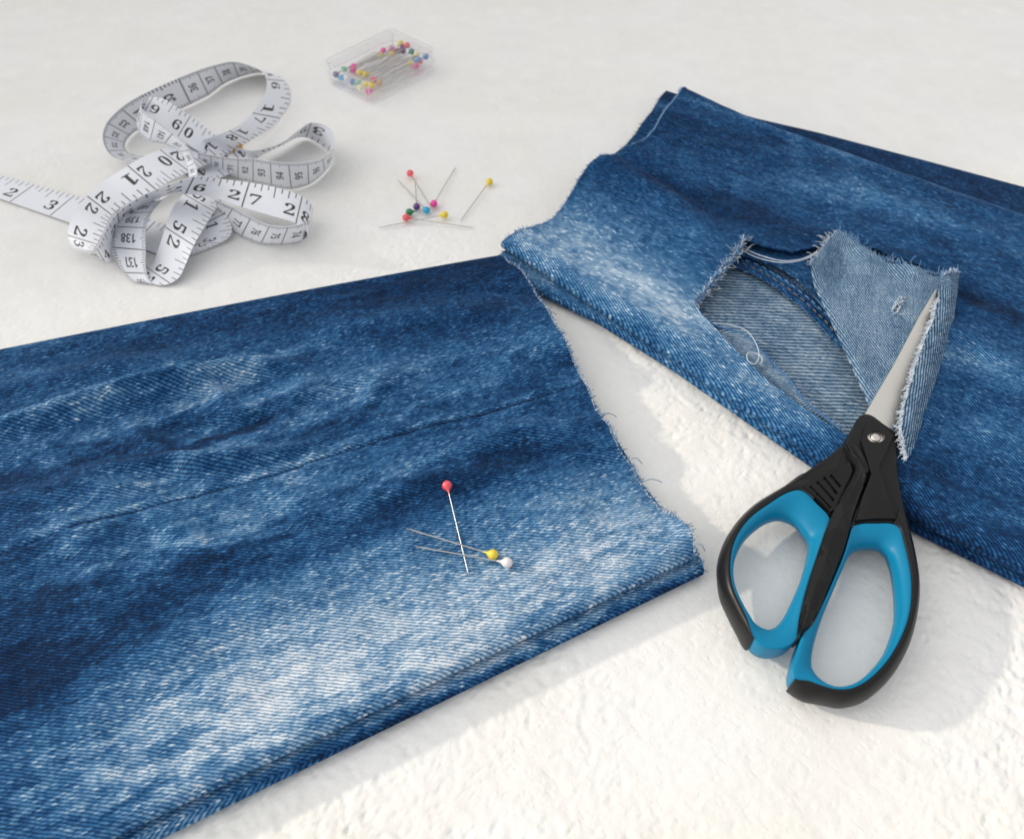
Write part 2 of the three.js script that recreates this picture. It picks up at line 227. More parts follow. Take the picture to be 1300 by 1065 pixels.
// ------------------------------------------------------------------ left trouser leg
let leftTop;
{
  const leg = thing('jeans_leg', 'cut-off faded blue denim trouser leg lying flat with pins on it, nearest the bottom left', 'jeans leg', null);
  const N0 = G(884, 702, 0.0085), N1 = G(330, 972, 0.0085), F0 = G(634, 319, 0.0075), F1 = G(0, 446, 0.0075);
  const near = [N0, N0.clone().lerp(N1, 0.5), N0.clone().lerp(N1, 1.5)], far = [F0, F0.clone().lerp(F1, 0.55), F0.clone().lerp(F1, 1.3)];
  const fr = frame(V3(-0.1752, 0.011, 0.0682), V3(-0.1752 + 0.2, 0.011, 0.0682 - 0.0933));
  const cutE = [[884, 702], [878, 680], [858, 657], [838, 645], [818, 616], [803, 583], [786, 566], [765, 527], [757, 517], [742, 484], [727, 455], [712, 430], [700, 402], [690, 384], [676, 358], [662, 340], [634, 319]].map(([a, b]) => G(a, b, 0.011));
  const wearAndTone = patches(fr, [
    [590, 785, 84, 28, 0.34, 0], [290, 890, 64, 26, 0.32, 0], [800, 670, 34, 20, 0.26, 0], [500, 830, 60, 14, 0.1], [430, 720, 40, 12, 0.14, 6],
    [60, 522, 42, 5, 0.24, 4], [185, 488, 30, 4, 0.18, 10], [290, 480, 28, 5, 0.16, 12], [350, 455, 46, 8, 0.13, 4], [480, 480, 40, 8, 0.2], [340, 505, 30, 5, 0.16, 8], [250, 585, 45, 4, 0.22, 4], [370, 590, 24, 5, 0.18], [110, 545, 40, 4, 0.12],  // pale streaks, some of them painted highlights on the wrinkle crests
    [150, 650, 50, 8, 0.2], [330, 650, 46, 9, 0.2], [180, 690, 36, 5, 0.12], [530, 590, 30, 5, 0.12], [560, 500, 40, 8, 0.1], [680, 440, 26, 10, 0.1], [740, 610, 40, 8, 0.1], [60, 462, 44, 5, 0.1],
    [300, 545, 16, 5, -0.2, 8], [255, 562, 22, 4, -0.2], [70, 590, 44, 7, -0.13], [20, 700, 34, 9, -0.1], [50, 770, 40, 11, -0.13], [180, 790, 26, 7, -0.07, 6], [260, 725, 20, 7, -0.15, 8], [430, 690, 30, 6, -0.1, 10], [570, 620, 40, 5, -0.12, 6], [700, 560, 40, 5, -0.1, 4], [560, 350, 64, 16, -0.2], [620, 400, 30, 12, -0.1], [240, 412, 60, 9, -0.16], [420, 545, 24, 4, -0.14, 6], [0, 880, 26, 16, -0.2], [90, 840, 30, 9, -0.12],  // dark dye, plus wrinkle shadow painted beside the crests
  ]);
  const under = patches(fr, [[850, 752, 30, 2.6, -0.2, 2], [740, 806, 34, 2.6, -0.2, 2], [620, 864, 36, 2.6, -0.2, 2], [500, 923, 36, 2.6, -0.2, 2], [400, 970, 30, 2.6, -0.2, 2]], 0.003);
  const seamPts = [[-80, 718], [20, 692], [150, 652], [350, 600], [480, 558], [560, 535], [640, 516], [728, 488]].map(([a, b]) => G(a, b, 0.011));
  const sXY = seamPts.map((p) => [fr.X(p.x, p.z), fr.Y(p.x, p.z)]).sort((p, q) => p[0] - q[0]); const seamY = (X) => { let i = 1; while (i < sXY.length - 1 && sXY[i][0] < X) i++; const [x0, y0] = sXY[i - 1], [x1, y1] = sXY[i]; return y0 + (y1 - y0) * (X - x0) / (x1 - x0); };
  const worn = (X, Y) => { const d = Y - seamY(X); return (0.10 + 0.08 * noise(X * 0.12, 3, 77)) * Math.exp(-(((d - 1.6) / 1.3) ** 2)) - 0.14 * Math.exp(-((d / 0.6) ** 2)); };
  const fade = (X, Y) => { const n1 = fbm(X * 0.05, Y * 0.12, 201, 4), n2 = fbm(X * 0.16, Y * 0.4, 203, 3); return Math.max(0.12 + 0.08 * n2, 0.285 + under(X, Y) + worn(X, Y) + wearAndTone(X + 14 * n2, Y + 9 * n1 + 3 * n2) * (0.95 + 0.3 * n2) + 0.11 * n1 + 0.10 * n2 + 0.09 * noise(X * 0.9, Y * 1.3, 205)); };
  const m = denim(fr, -90, 235, -110, 120, 2048, 1536, fade, 500);
  const wr = ridges([
    [[[-60, 560], [60, 530], [180, 497], [300, 470], [380, 462]], 0.006, 0.0042], [[[-60, 500], [80, 480], [200, 462], [330, 430]], 0.008, 0.0016],
    [[[90, 600], [200, 590], [330, 583], [420, 560]], 0.0045, 0.0026], [[[-40, 640], [90, 620], [200, 615]], 0.006, 0.0015], [[[300, 520], [420, 485], [520, 470]], 0.006, 0.0014],
    [[[180, 545], [280, 540], [350, 525]], 0.006, -0.0016], [[[-40, 700], [60, 720], [180, 700]], 0.009, -0.0012], [[[200, 660], [260, 700], [340, 690]], 0.007, 0.0012], [[[380, 660], [500, 620], [640, 590]], 0.006, 0.0012],
    [[[560, 570], [660, 545], [770, 535]], 0.005, 0.0016], [[[235, 470], [280, 500], [300, 530]], 0.004, 0.0009], [[[400, 470], [360, 530], [300, 590]], 0.0045, 0.0008], [[[140, 520], [190, 560], [260, 600]], 0.004, 0.0008], [[[520, 440], [470, 500], [440, 545]], 0.005, 0.0007], [[[60, 640], [120, 700], [130, 770]], 0.006, 0.0008], [[[330, 600], [390, 640], [400, 700]], 0.005, 0.0007], [[[560, 600], [700, 575], [800, 590]], 0.006, -0.0009], [[[600, 690], [720, 660], [860, 660]], 0.008, 0.0008], [[[100, 860], [250, 800], [420, 740]], 0.01, 0.0012], [[[420, 420], [560, 395], [690, 390]], 0.008, 0.0012],
  ]);
  const waveN = (v) => 0.0012 * Math.sin(v * 21 + 0.6) + 0.0016 * Math.sin(v * 9.5 + 2.1) + 0.0008 * Math.sin(v * 43);
  const top = (x, z, u, v) => {
    const [sd] = segDist(x, z, seamPts);
    return 2.3 * wr(x, z) + 0.0020 * fbm(x * 55, z * 95, 61, 3) + 0.0005 * noise(x * 420, z * 420, 63) * Math.exp(-((sd / 0.005) ** 2)) + waveN(v) * Math.exp(-u * 16) - 0.0008 * Math.exp(-((sd / 0.0008) ** 2)) + 0.0004 * Math.exp(-(((sd - 0.0022) / 0.0016) ** 2));
  };
  const t = clothTube({ near, far, cut: cutE, nu: 250, nv: 230, yMid: 0.0078, T: 0.0052, R: 0.0036, top, bottom: (x, z, u, v) => waveN(v) * 0.6 * Math.exp(-u * 16), uv: m.userData.uv });
  leftTop = part(leg, 'upper_fold', t.outer, m);
  part(leg, 'inner_face', mergeGeometries([t.inner, t.rim]), m);
  const n0 = G(894, 728, 0.003), n1 = G(390, 974, 0.003), nearL = [n0, n0.clone().lerp(n1, 0.5), n0.clone().lerp(n1, 1.7)], farL = [G(640, 327, 0.003), G(330, 389, 0.003), F0.clone().lerp(F1, 1.3).add(V3(0, 0, 0.004))];
  const cutL = [[894, 728], [889, 712], [868, 680], [845, 655], [815, 618], [795, 582], [760, 525], [735, 480], [714, 440], [690, 396], [664, 350], [640, 327]].map(([a, b]) => G(a, b, 0.003));
  const t2 = clothTube({ near: nearL, far: farL, cut: cutL, nu: 120, nv: 120, yMid: 0.0026, T: 0.0048, R: 0.003, top: (x, z) => -0.0002, uv: m.userData.uv });
  part(leg, 'lower_fold', t2.outer, m); part(leg, 'inner_face', mergeGeometries([t2.inner, t2.rim]), m);
  const od = (p, tan) => V3(-tan.z, 0, tan.x).multiplyScalar(1).setY(0).normalize();
  const sgn = (f) => (p, tan) => { const o = f(p, tan); return o.x < 0 ? o.multiplyScalar(-1) : o; };
  const [fa, fb] = fringe(t.edge, sgn(od), 950, 0.0013, 9); part(leg, 'raw_edge_fray', fa, threadMid, 'stuff'); part(leg, 'raw_edge_fray', fb, threadBlue, 'stuff'); { const [g1, g2] = fringe(t.edge, sgn(od), 700, 0.0007, 19, 0.00014, 0.9); part(leg, 'raw_edge_fray', mergeGeometries([g1, g2]), threadPale, 'stuff'); }
  const [fc, fd] = fringe(t2.edge, sgn(od), 300, 0.0012, 10); part(leg, 'raw_edge_fray', fc, threadMid, 'stuff'); part(leg, 'raw_edge_fray', fd, threadNavy, 'stuff');
  part(leg, 'raw_edge_fray', strands(t.edge, sgn(od), 40, 0.0026, 91), threadPale, 'stuff'); part(leg, 'raw_edge_fray', strands(t.edge, sgn(od), 36, 0.0022, 92), threadBlue, 'stuff');
  for (const [px, py, dx, dz] of [[699, 400, 3, -1], [766, 527, 5, 0], [818, 612, 6, -0.6], [806, 582, 3, 1.5], [889, 690, 2, 2]]) { const p = hitRay(leftTop, px - 4, py); part(leg, 'loose_thread', tubeGeo([p, p.clone().add(V3(dx * 0.0006, 0.0012, dz * 0.0006)), p.clone().add(V3(dx * 0.001, 0.0002, dz * 0.001)), p.clone().add(V3(dx * 0.0013, -0.001, dz * 0.0012))], 0.00013, 5), threadBlue); }
  const st = []; for (let k = 0; k < 96; k++) { const a = polyAt(seamPts, 0.18 + 0.81 * k / 96), b = polyAt(seamPts, 0.18 + 0.81 * (k + 0.66) / 96); a.y = hitDown(leftTop, a.x, a.z) + 0.00012; b.y = hitDown(leftTop, b.x, b.z) + 0.00012; const mid = a.clone().lerp(b, 0.5); mid.y += 0.00014; st.push(tubeGeo([a, mid, b], 0.00016, 5, 4)); }
  part(leg, 'seam_stitching', mergeGeometries(st), threadNavy, 'stuff');
  // small bleached nick near the lower border
  const nick = hitRay(leftTop, 170, 880); 
}

// ------------------------------------------------------------------ right trouser leg with the tear
let rightTop, flapMesh, R = {};
{
  const leg = thing('jeans_leg', 'dark blue denim trouser leg with a torn hole and a folded-back flap, under the scissors', 'jeans leg', null);
  const near = [[636, 311, 9], [700, 352, 9], [762, 394, 9], [850, 452, 9], [940, 516, 9], [1040, 586, 8], [1165, 670, 6], [1300, 738, 5], [1480, 838, 5]].map(([a, b, h]) => G(a, b, h / 1000));
  const far = [[873, 110, 12], [960, 150, 12], [1060, 187, 11], [1130, 213, 11], [1300, 274, 10], [1480, 334, 10]].map(([a, b, h]) => G(a, b, h / 1000));
  const fr = frame(G(640, 320, 0.012), G(1180, 560, 0.012));
  const cutE = [[636, 311, 9], [651, 301, 11], [676, 289, 13], [700, 276, 14], [716, 258, 15], [728, 240, 15.5], [738, 222, 15.5], [748, 209, 15.5], [763, 203, 15], [776, 206, 13.5], [786, 197, 13], [799, 190, 13], [815, 182, 13.5], [829, 168, 14], [841, 150, 14], [855, 130, 13.5], [865, 116, 13], [873, 110, 12]].map(([a, b, h]) => G(a, b, h / 1000));
  const wearAndTone = patches(fr, [
    [705, 290, 36, 26, 0.24, -4], [790, 345, 52, 22, 0.26, 0], [900, 420, 54, 18, 0.28, 0], [1000, 510, 44, 12, 0.24], [690, 325, 26, 10, 0.10, -6], [850, 385, 40, 7, 0.08], [860, 300, 40, 12, 0.08], [1110, 580, 24, 10, -0.08],
    [1040, 250, 26, 9, 0.16, 12], [1120, 260, 30, 8, 0.14], [1220, 300, 40, 8, 0.1], [1240, 470, 40, 12, 0.2], [1270, 560, 40, 12, 0.1], [1250, 640, 36, 10, 0.05],
    [900, 180, 50, 14, -0.06], [850, 240, 40, 8, -0.12, 0], [960, 290, 34, 8, -0.14], [1180, 360, 40, 6, -0.12], [1260, 400, 40, 6, -0.14], [1190, 600, 26, 10, -0.12], [1230, 690, 50, 9, -0.1],
    [1010, 200, 5, 30, 0.08, 30], [940, 230, 4, 22, 0.06, 20], [1080, 230, 4, 24, 0.08, 26],
  ], 0.012);
  const foldFar = (X, Y) => -0.09 * smooth(170, 175, Y) + (0.15 + 0.08 * noise(X * 0.15, Y * 0.2, 311)) * Math.exp(-(((Y - 163) / 3.2) ** 2)); // shade painted on the under fold, and a rubbed edge highlight on the fold above
  const fade = (X, Y) => { const n1 = fbm(X * 0.06, Y * 0.12, 301, 4), n2 = fbm(X * 0.18, Y * 0.4, 303, 3); return 0.26 + foldFar(X, Y) + wearAndTone(X + 5 * n2, Y + 3 * n1) * (0.95 + 0.25 * n2) + 0.08 * n1 + 0.08 * n2 + 0.07 * noise(X * 0.9, Y * 1.3, 305); };
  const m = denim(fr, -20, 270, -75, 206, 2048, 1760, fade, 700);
  const mIn = denim(fr, 60, 220, -60, 90, 1024, 1024, (X, Y) => 0.5 + 0.16 * fbm(X * 0.08, Y * 0.08, 321, 3), 720, true, 0.15);
  R.mIn = mIn; R.m = m; R.fr = fr;
  const hole = [[941, 312], [932, 328], [920, 344], [908, 358], [894, 374], [883, 388], [892, 402], [912, 424], [935, 446], [960, 471], [985, 492], [1012, 513], [1045, 537], [1080, 558], [1110, 556], [1135, 540], [1150, 505], [1165, 465], [1185, 410], [1198, 366], [1195, 352], [1130, 332], [1066, 308], [1040, 318], [1005, 326], [970, 320]].map(([a, b]) => G(a, b, 0.0125));
  R.hole = hole;
  const crest = [[763, 203], [800, 226], [850, 262], [900, 295], [945, 318]].map(([a, b]) => G(a, b, 0.0145));
  const behind = [[780, 198], [830, 225], [880, 258], [930, 290], [990, 318]].map(([a, b]) => G(a, b, 0.0125));
  const wr = ridges([[[[1140, 480], [1180, 540], [1165, 600], [1170, 660]], 0.008, 0.0016], [[[1180, 420], [1240, 440], [1330, 500]], 0.008, 0.0016], [[[1000, 235], [1100, 250], [1260, 310]], 0.009, 0.0014], [[[920, 190], [1000, 190], [1100, 215]], 0.008, -0.0009], [[[1150, 560], [1200, 600], [1300, 640]], 0.008, -0.0014], [[[680, 330], [800, 390], [900, 450]], 0.007, 0.0009]], 0.012);
  const top = (x, z, u, v) => {
    const [dc, tc] = segDist(x, z, crest), [db, tb] = segDist(x, z, behind); const fd = 1 - smooth(0.35, 1.05, tc);
    return 0.0012 + 0.0026 * smooth(0.05, 0.45, v) + 0.003 * Math.exp(-((dc / 0.008) ** 2)) * (0.35 + 0.65 * fd) - 0.0026 * Math.exp(-((db / 0.0045) ** 2)) * fd + wr(x, z) + 0.0014 * fbm(x * 60, z * 110, 81, 3) + 0.0009 * Math.sin(v * 26) * Math.exp(-u * 18);
  };
  const t = clothTube({ near, far, cut: cutE, nu: 270, nv: 240, yMid: 0.0088, T: 0.0062, R: 0.0038, top, hole, mirror: true, uv: m.userData.uv });
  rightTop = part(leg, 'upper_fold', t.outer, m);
  part(leg, 'inner_face', t.inner, mIn); part(leg, 'raw_edge', t.rim, m);
  const nearL = [[633, 322, 3], [672, 361, 3], [760, 407, 3], [860, 471, 3], [930, 521, 3], [1030, 591, 3], [1165, 677, 3], [1300, 744, 3], [1480, 845, 3]].map(([a, b, h]) => G(a, b, h / 1000));
  const farL = [[850, 113, 7], [960, 150, 5], [1040, 172, 3], [1180, 208, 3], [1300, 240, 3], [1480, 283, 3]].map(([a, b, h]) => G(a, b, h / 1000));
  const cutL = [[633, 322], [650, 312], [690, 300], [722, 268], [746, 224], [766, 206], [776, 198], [792, 187], [806, 172], [816, 156], [828, 142], [838, 125], [846, 115], [850, 113]].map(([a, b]) => G(a, b, 0.006));
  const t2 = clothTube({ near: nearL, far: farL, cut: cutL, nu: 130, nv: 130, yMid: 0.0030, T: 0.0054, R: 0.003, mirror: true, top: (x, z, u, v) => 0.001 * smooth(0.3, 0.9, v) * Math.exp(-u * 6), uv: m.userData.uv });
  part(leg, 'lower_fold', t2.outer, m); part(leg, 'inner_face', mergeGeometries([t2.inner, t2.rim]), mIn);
  const sgn = (p, tan) => { const o = V3(-tan.z, 0, tan.x).setY(0).normalize(); return o.x > 0 ? o.multiplyScalar(-1) : o; };
  { const [a, b] = fringe(t.edge, sgn, 900, 0.0011, 21); part(leg, 'raw_edge_fray', a, threadMid, 'stuff'); part(leg, 'raw_edge_fray', b, threadBlue, 'stuff'); }
  { const far2 = t.edge.filter((p, i) => i > t.edge.length * 0.6); const rope = tubeGeo(far2.filter((_, i) => i % 4 === 0).map((p) => p.clone().add(V3(0.0001, 0.0001, 0))), 0.00038, 6, 120); part(leg, 'raw_edge', rope, threadMid); }
  { const [a, b] = fringe(t2.edge, sgn, 400, 0.0010, 22); part(leg, 'raw_edge_fray', a, threadBlue, 'stuff'); part(leg, 'raw_edge_fray', b, threadNavy, 'stuff'); }
  // frayed border of the tear, left side
  const lift = (pts, dy = 0.0004) => pts.map(([a, b]) => { const p = G(a, b, 0.0125); p.y = hitDown(rightTop, p.x - 0.0012, p.z - 0.0004, 0.0125) + dy; return p; });
  const tearL = lift([[943, 311], [932, 328], [920, 344], [908, 358], [894, 374], [883, 387]], 0.0002);
  { const into = V3(0.75, -0.2, 0.5).normalize(); const rope = tearL.map((p) => p.clone().add(V3(0.0003, 0.0001, 0.0001))); part(leg, 'rolled_edge', tubeGeo(rope, 0.0007, 7, 50), threadBlue); const [a, b] = fringe(rope.map((p) => p.clone().add(V3(0, 0.0004, 0))), (p, tan) => V3(Math.sin(p.x * 9e5), 0.9, Math.cos(p.x * 9e5)).normalize(), 2600, 0.0019, 31, 0.00016, 0.9); part(leg, 'tear_fray', a, threadMid, 'stuff'); part(leg, 'tear_fray', b, threadBlue, 'stuff'); const [a2, b2] = fringe(rope.map((p) => p.clone().add(V3(0, 0.0005, 0))), (p) => V3(Math.sin(p.x * 7e5), 0.9, Math.cos(p.x * 7e5)).normalize(), 420, 0.0024, 32, 0.00013, 0.9); part(leg, 'tear_fray', mergeGeometries([a2, b2]), threadPale, 'stuff'); }
  part(leg, 'tear_fray', strands(tearL, V3(0.6, 0.3, 0.5), 45, 0.0045, 93), threadPale, 'stuff'); part(leg, 'tear_fray', strands(tearL, V3(0.3, 0.5, 0.2), 40, 0.0035, 94), threadMid, 'stuff'); part(leg, 'raw_edge_fray', strands(t.edge, sgn, 36, 0.0022, 95), threadMid, 'stuff');
  // rolled raw edges inside the tear
  const low = [[886, 393, 12], [897, 405, 12], [908, 413, 12], [924, 418, 11.8], [943, 424, 11.6], [956, 433, 11.6], [966, 445, 11.6], [988, 468, 11.8], [1004, 484, 12], [1017, 503, 12.2], [1039, 523, 12.4], [1068, 545, 12.6]].map(([a, b, h]) => G(a, b, h / 1000));
  { const lp = low.map((p) => p.clone()), N2 = 60, pp = [], uu = [], ii = []; const nearE = [[883, 390], [890, 402], [910, 425], [935, 448], [960, 473], [985, 494], [1012, 515], [1045, 539], [1075, 558]].map(([a, b]) => G(a, b, 0.0105)); for (let k = 0; k <= N2; k++) { const a = polyAt(lp, k / N2), b = polyAt(nearE, k / N2); for (let j = 0; j <= 4; j++) { const p = a.clone().lerp(b, j / 4); p.y = lerp(0.0118, 0.0098, j / 4) + 0.0002 * noise(k * 0.4, j, 8); pp.push(p.x, p.y, p.z); uu.push(...mIn.userData.uv(p.x, p.z)); } } for (let k = 0; k < N2; k++) for (let j = 0; j < 4; j++) { const a = k * 5 + j, b = a + 1, c = a + 5, d = c + 1; ii.push(a, b, c, b, d, c); } part(leg, 'inner_ply', geoFrom(pp, ii, uu), mIn); }
  part(leg, 'rolled_edge', tubeGeo(low, 0.0005, 7, 80), threadBlue);
  { const [a, b] = fringe(low, V3(0.6, 0.4, -0.6).normalize(), 170, 0.0010, 33, 0.0001, 0.6); part(leg, 'tear_fray', a, threadMid, 'stuff'); part(leg, 'tear_fray', b, threadPale, 'stuff'); }
  const sheet = (poly, hf, cell, th, uvf, holes = []) => {
    let x0 = 1e9, x1 = -1e9, z0 = 1e9, z1 = -1e9; for (const p of poly) { x0 = Math.min(x0, p.x); x1 = Math.max(x1, p.x); z0 = Math.min(z0, p.z); z1 = Math.max(z1, p.z); }
    const nx = Math.ceil((x1 - x0) / cell), nz = Math.ceil((z1 - z0) / cell), keep = new Uint8Array(nx * nz), kv = new Uint8Array((nx + 1) * (nz + 1)), id = (i, j) => j * (nx + 1) + i;
    const ok = (x, z) => inside(x, z, poly) && !holes.some((h) => inside(x, z, h));
    for (let j = 0; j < nz; j++) for (let i = 0; i < nx; i++) { const o = ok(x0 + (i + 0.5) * cell, z0 + (j + 0.5) * cell); keep[j * nx + i] = o ? 1 : 0; for (const k of [id(i, j), id(i + 1, j), id(i, j + 1), id(i + 1, j + 1)]) kv[k] |= o ? 1 : 2; }
    const P = []; for (let j = 0; j <= nz; j++) for (let i = 0; i <= nx; i++) { let x = x0 + i * cell, z = z0 + j * cell; const k = id(i, j); const edge = i === 0 || j === 0 || i === nx || j === nz; if (kv[k] === 3 || (edge && kv[k] & 1)) { const c = [poly, ...holes].map((p) => nearestOn(x, z, p)).sort((a, b) => Math.hypot(a[0] - x, a[1] - z) - Math.hypot(b[0] - x, b[1] - z))[0]; [x, z] = c; } P.push([x, z]); }
    const pos = [], uv = [], idx = [], n = P.length; for (const s of [0, 1]) for (const [x, z] of P) { pos.push(x, hf(x, z) - s * th, z); uv.push(...uvf(x, z)); }
    const at = (i, j) => i >= 0 && j >= 0 && i < nx && j < nz && keep[j * nx + i];
    for (let j = 0; j < nz; j++) for (let i = 0; i < nx; i++) if (keep[j * nx + i]) { const a = id(i, j), b = id(i + 1, j), c = id(i, j + 1), d = id(i + 1, j + 1); idx.push(a, c, b, b, c, d, a + n, b + n, c + n, b + n, d + n, c + n); for (const [ii, jj, k, l] of [[i - 1, j, a, c], [i + 1, j, d, b], [i, j - 1, b, a], [i, j + 1, c, d]]) if (!at(ii, jj)) idx.push(k, k + n, l, l, k + n, l + n); }
    return toCreasedNormals(geoFrom(pos, idx, uv), 1.0);
  };
  // inner seam seen through the tear: a welt band with two rows of stitches
  const bandC = [[934, 330], [965, 343], [995, 361], [1025, 384], [1052, 410], [1078, 440]].map(([a, b]) => G(a, b, 0.0085));
  const bandN = 60, bp = [], bi = [], bu = []; const wv = 0.0046;
  for (let k = 0; k <= bandN; k++) { const p = polyAt(bandC, k / bandN), q = polyAt(bandC, Math.min(1, k / bandN + 0.02)), tn = q.sub(polyAt(bandC, Math.max(0, k / bandN - 0.02))).normalize(), s = V3(-tn.z, 0, tn.x); for (let j = 0; j <= 8; j++) { const f = j / 4 - 1, w = p.clone().addScaledVector(s, f * wv * (1 + 0.06 * noise(k * 0.5, j, 5))); w.y = 0.0082 + 0.0011 * Math.sqrt(Math.max(0, 1 - f * f * f * f)) - 0.0006 * Math.exp(-((f / 0.14) ** 2)) + 0.00015 * noise(k * 1.1, j * 0.9, 6); bp.push(w.x, w.y, w.z); bu.push(...m.userData.uv(w.x, w.z)); } }
  for (let k = 0; k < bandN; k++) for (let j = 0; j < 8; j++) { const a = k * 9 + j, b = a + 1, c = a + 9, d = c + 1; bi.push(a, b, c, b, d, c); }
  part(leg, 'inner_seam', geoFrom(bp, bi, bu), m);
  const bandE = (f, dy) => Array.from({ length: 24 }, (_, k) => { const p = polyAt(bandC, k / 23), q = polyAt(bandC, Math.min(1, k / 23 + 0.03)), tn = q.sub(polyAt(bandC, Math.max(0, k / 23 - 0.03))).normalize(); p.addScaledVector(V3(-tn.z, 0, tn.x), f * wv); p.y = 0.0092 + dy; return p; });
  for (const f of [-1, 1]) { const [a, b] = fringe(bandE(f, -0.0004), V3(0, 0.8, 0.3), 320, 0.0013, 40 + f, 0.00012, 0.6); part(leg, 'tear_fray', a, threadBlue, 'stuff'); part(leg, 'tear_fray', b, threadMid, 'stuff'); }
  for (const f of [-0.35, 0.3]) { const P = bandE(f, 0.0003), st = []; for (let k = 0; k < 17; k++) { const a = polyAt(P, k / 17), b = polyAt(P, (k + 0.55) / 17); st.push(tubeGeo([a, a.clone().lerp(b, 0.5).add(V3(0, 0.00018, 0)), b], 0.0002, 5, 4)); } part(leg, 'seam_stitching', mergeGeometries(st), f < 0 ? threadMid : threadGold, 'stuff'); }
  // second flange above the band
  const flange = [[946, 322], [975, 330], [1003, 345], [1030, 368], [1055, 398]].map(([a, b]) => G(a, b, 0.0105));
  part(leg, 'rolled_edge', tubeGeo(flange, 0.0012, 8, 60), threadBlue);
  { const [a, b] = fringe(flange.map((p) => p.clone().add(V3(0, 0.0008, 0))), V3(0.2, 0.5, 0.7).normalize(), 330, 0.0014, 51, 0.00012, 0.6); part(leg, 'tear_fray', a, threadMid, 'stuff'); part(leg, 'tear_fray', b, threadBlue, 'stuff'); }
  part(leg, 'seam_allowance', sheet([[930, 322], [944, 308], [975, 312], [1010, 318], [1042, 312], [1056, 345], [1064, 405], [1046, 388], [1020, 362], [992, 342], [962, 331]].map(([a, b]) => G(a, b, 0.0112)), (x, z) => 0.0120 + 0.0005 * fbm(x * 200, z * 200, 95, 2), 0.0008, 0.0008, m.userData.uv), m);
  // pale loose threads across the top of the tear
  const w1 = [[943, 318, 13.5], [962, 327, 14], [990, 333, 14.5], [1015, 331, 15], [1038, 322, 16]].map(([a, b, h]) => G(a, b, h / 1000)), w2 = [[944, 315, 13.5], [968, 325, 14.5], [995, 331, 15], [1020, 328, 15], [1040, 318, 16]].map(([a, b, h]) => G(a, b, h / 1000)), w3 = [[946, 320, 13], [955, 311, 14.5], [968, 309, 14.8]].map(([a, b, h]) => G(a, b, h / 1000));
  for (const w of [w1, w2]) part(leg, 'loose_thread', tubeGeo(w, 0.0002, 6, 40), threadPale); part(leg, 'loose_thread', tubeGeo(w3, 0.00022, 5, 20), threadPale);
  const curl = [[905, 410, 13], [925, 412, 13.5], [945, 418, 13.5], [958, 432, 13.5], [964, 452, 14], [958, 462, 14.5], [950, 458, 14.5], [950, 448, 14.5], [962, 449, 14.5], [968, 456, 14], [966, 462, 13.4]].map(([a, b, h]) => G(a, b, h / 1000));
  part(leg, 'loose_thread', tubeGeo(curl, 0.00016, 5, 90), threadPale);

  // the flap: a torn piece folded back, wrong side up
  const flapPoly = [[1061, 299], [1048, 312], [1037, 328], [1026, 345], [1036, 368], [1054, 405], [1075, 448], [1092, 482], [1108, 514], [1128, 545], [1148, 540], [1160, 505], [1176, 462], [1192, 415], [1205, 372], [1210, 347], [1196, 351], [1172, 346], [1150, 341], [1118, 329], [1096, 316], [1078, 306]].map(([a, b]) => G(a, b, 0.0148));
  const flapH = (x, z) => { const base = 0.0146; const [dl, tl] = segDist(x, z, flapPoly.slice(3, 9)), [dt] = segDist(x, z, [...flapPoly.slice(15), flapPoly[0]]), [dz] = segDist(x, z, flapPoly.slice(0, 4)); return base + 0.0026 * Math.exp(-((dl / 0.007) ** 2)) * (1 - tl) ** 0.7 + 0.0010 * Math.sin(x * 260 + z * 190) * smooth(0.35, 0, tl) - 0.0008 * Math.exp(-((dl / 0.0012) ** 2)) + 0.0020 * Math.exp(-((dt / 0.006) ** 2)) * (0.7 + 0.5 * Math.sin(x * 330)) + 0.0018 * Math.exp(-((dz / 0.005) ** 2)) + 0.0005 * fbm(x * 130, z * 130, 91, 3) - 0.0008 * smooth(0, 1, tl); };
  const frF = frame(G(1061, 299, 0.0148), G(1050, 440, 0.0148)), frS = frame(G(1150, 590, 0.0148), G(1230, 520, 0.0148));
  const mS = denim(frS, -30, 90, -30, 90, 768, 768, (X, Y) => 0.4 + 0.2 * fbm(X * 0.1, Y * 0.1, 341, 3), 760, true, 0.1);
  const mF = denim(frF, -30, 100, -30, 70, 1024, 900, (X, Y) => 0.5 + 0.18 * fbm(X * 0.07, Y * 0.1, 331, 3), 740, true, 0);
  const worn = [[1138, 383], [1143, 377], [1149, 378], [1149, 384], [1144, 389], [1141, 395], [1135, 398], [1133, 393]].map(([a, b]) => G(a, b, 0.0148));
  flapMesh = part(leg, 'torn_flap', sheet(flapPoly, flapH, 0.0008, 0.0009, mF.userData.uv, [worn]), mF);
  const onFlap = (pts, dy = 0) => pts.map((p) => V3(p.x, flapH(p.x, p.z) + dy, p.z));
  { const topE = onFlap([...flapPoly.slice(15), flapPoly[0]], -0.0003); const [a, b] = fringe(topE, V3(0.1, 0.35, -0.9).normalize(), 420, 0.0016, 61, 0.00012, 0.5); part(leg, 'tear_fray', a, threadMid, 'stuff'); part(leg, 'tear_fray', b, threadBlue, 'stuff'); }
  { const lE = onFlap(flapPoly.slice(0, 4), -0.0002); const [a, b] = fringe(lE, V3(-0.8, 0.3, -0.2).normalize(), 160, 0.0012, 62, 0.00011, 0.5); part(leg, 'tear_fray', a, threadPale, 'stuff'); part(leg, 'tear_fray', b, threadMid, 'stuff'); }
  { const w = onFlap([...worn, worn[0]], 0); const [a, b] = fringe(w, (p) => V3(G(1143, 387, 0.0148).x - p.x, 0.001, G(1143, 387, 0.0148).z - p.z).normalize(), 190, 0.0022, 63, 0.00015, 0.5); part(leg, 'tear_fray', a, threadPale, 'stuff'); part(leg, 'tear_fray', b, threadMid, 'stuff'); }
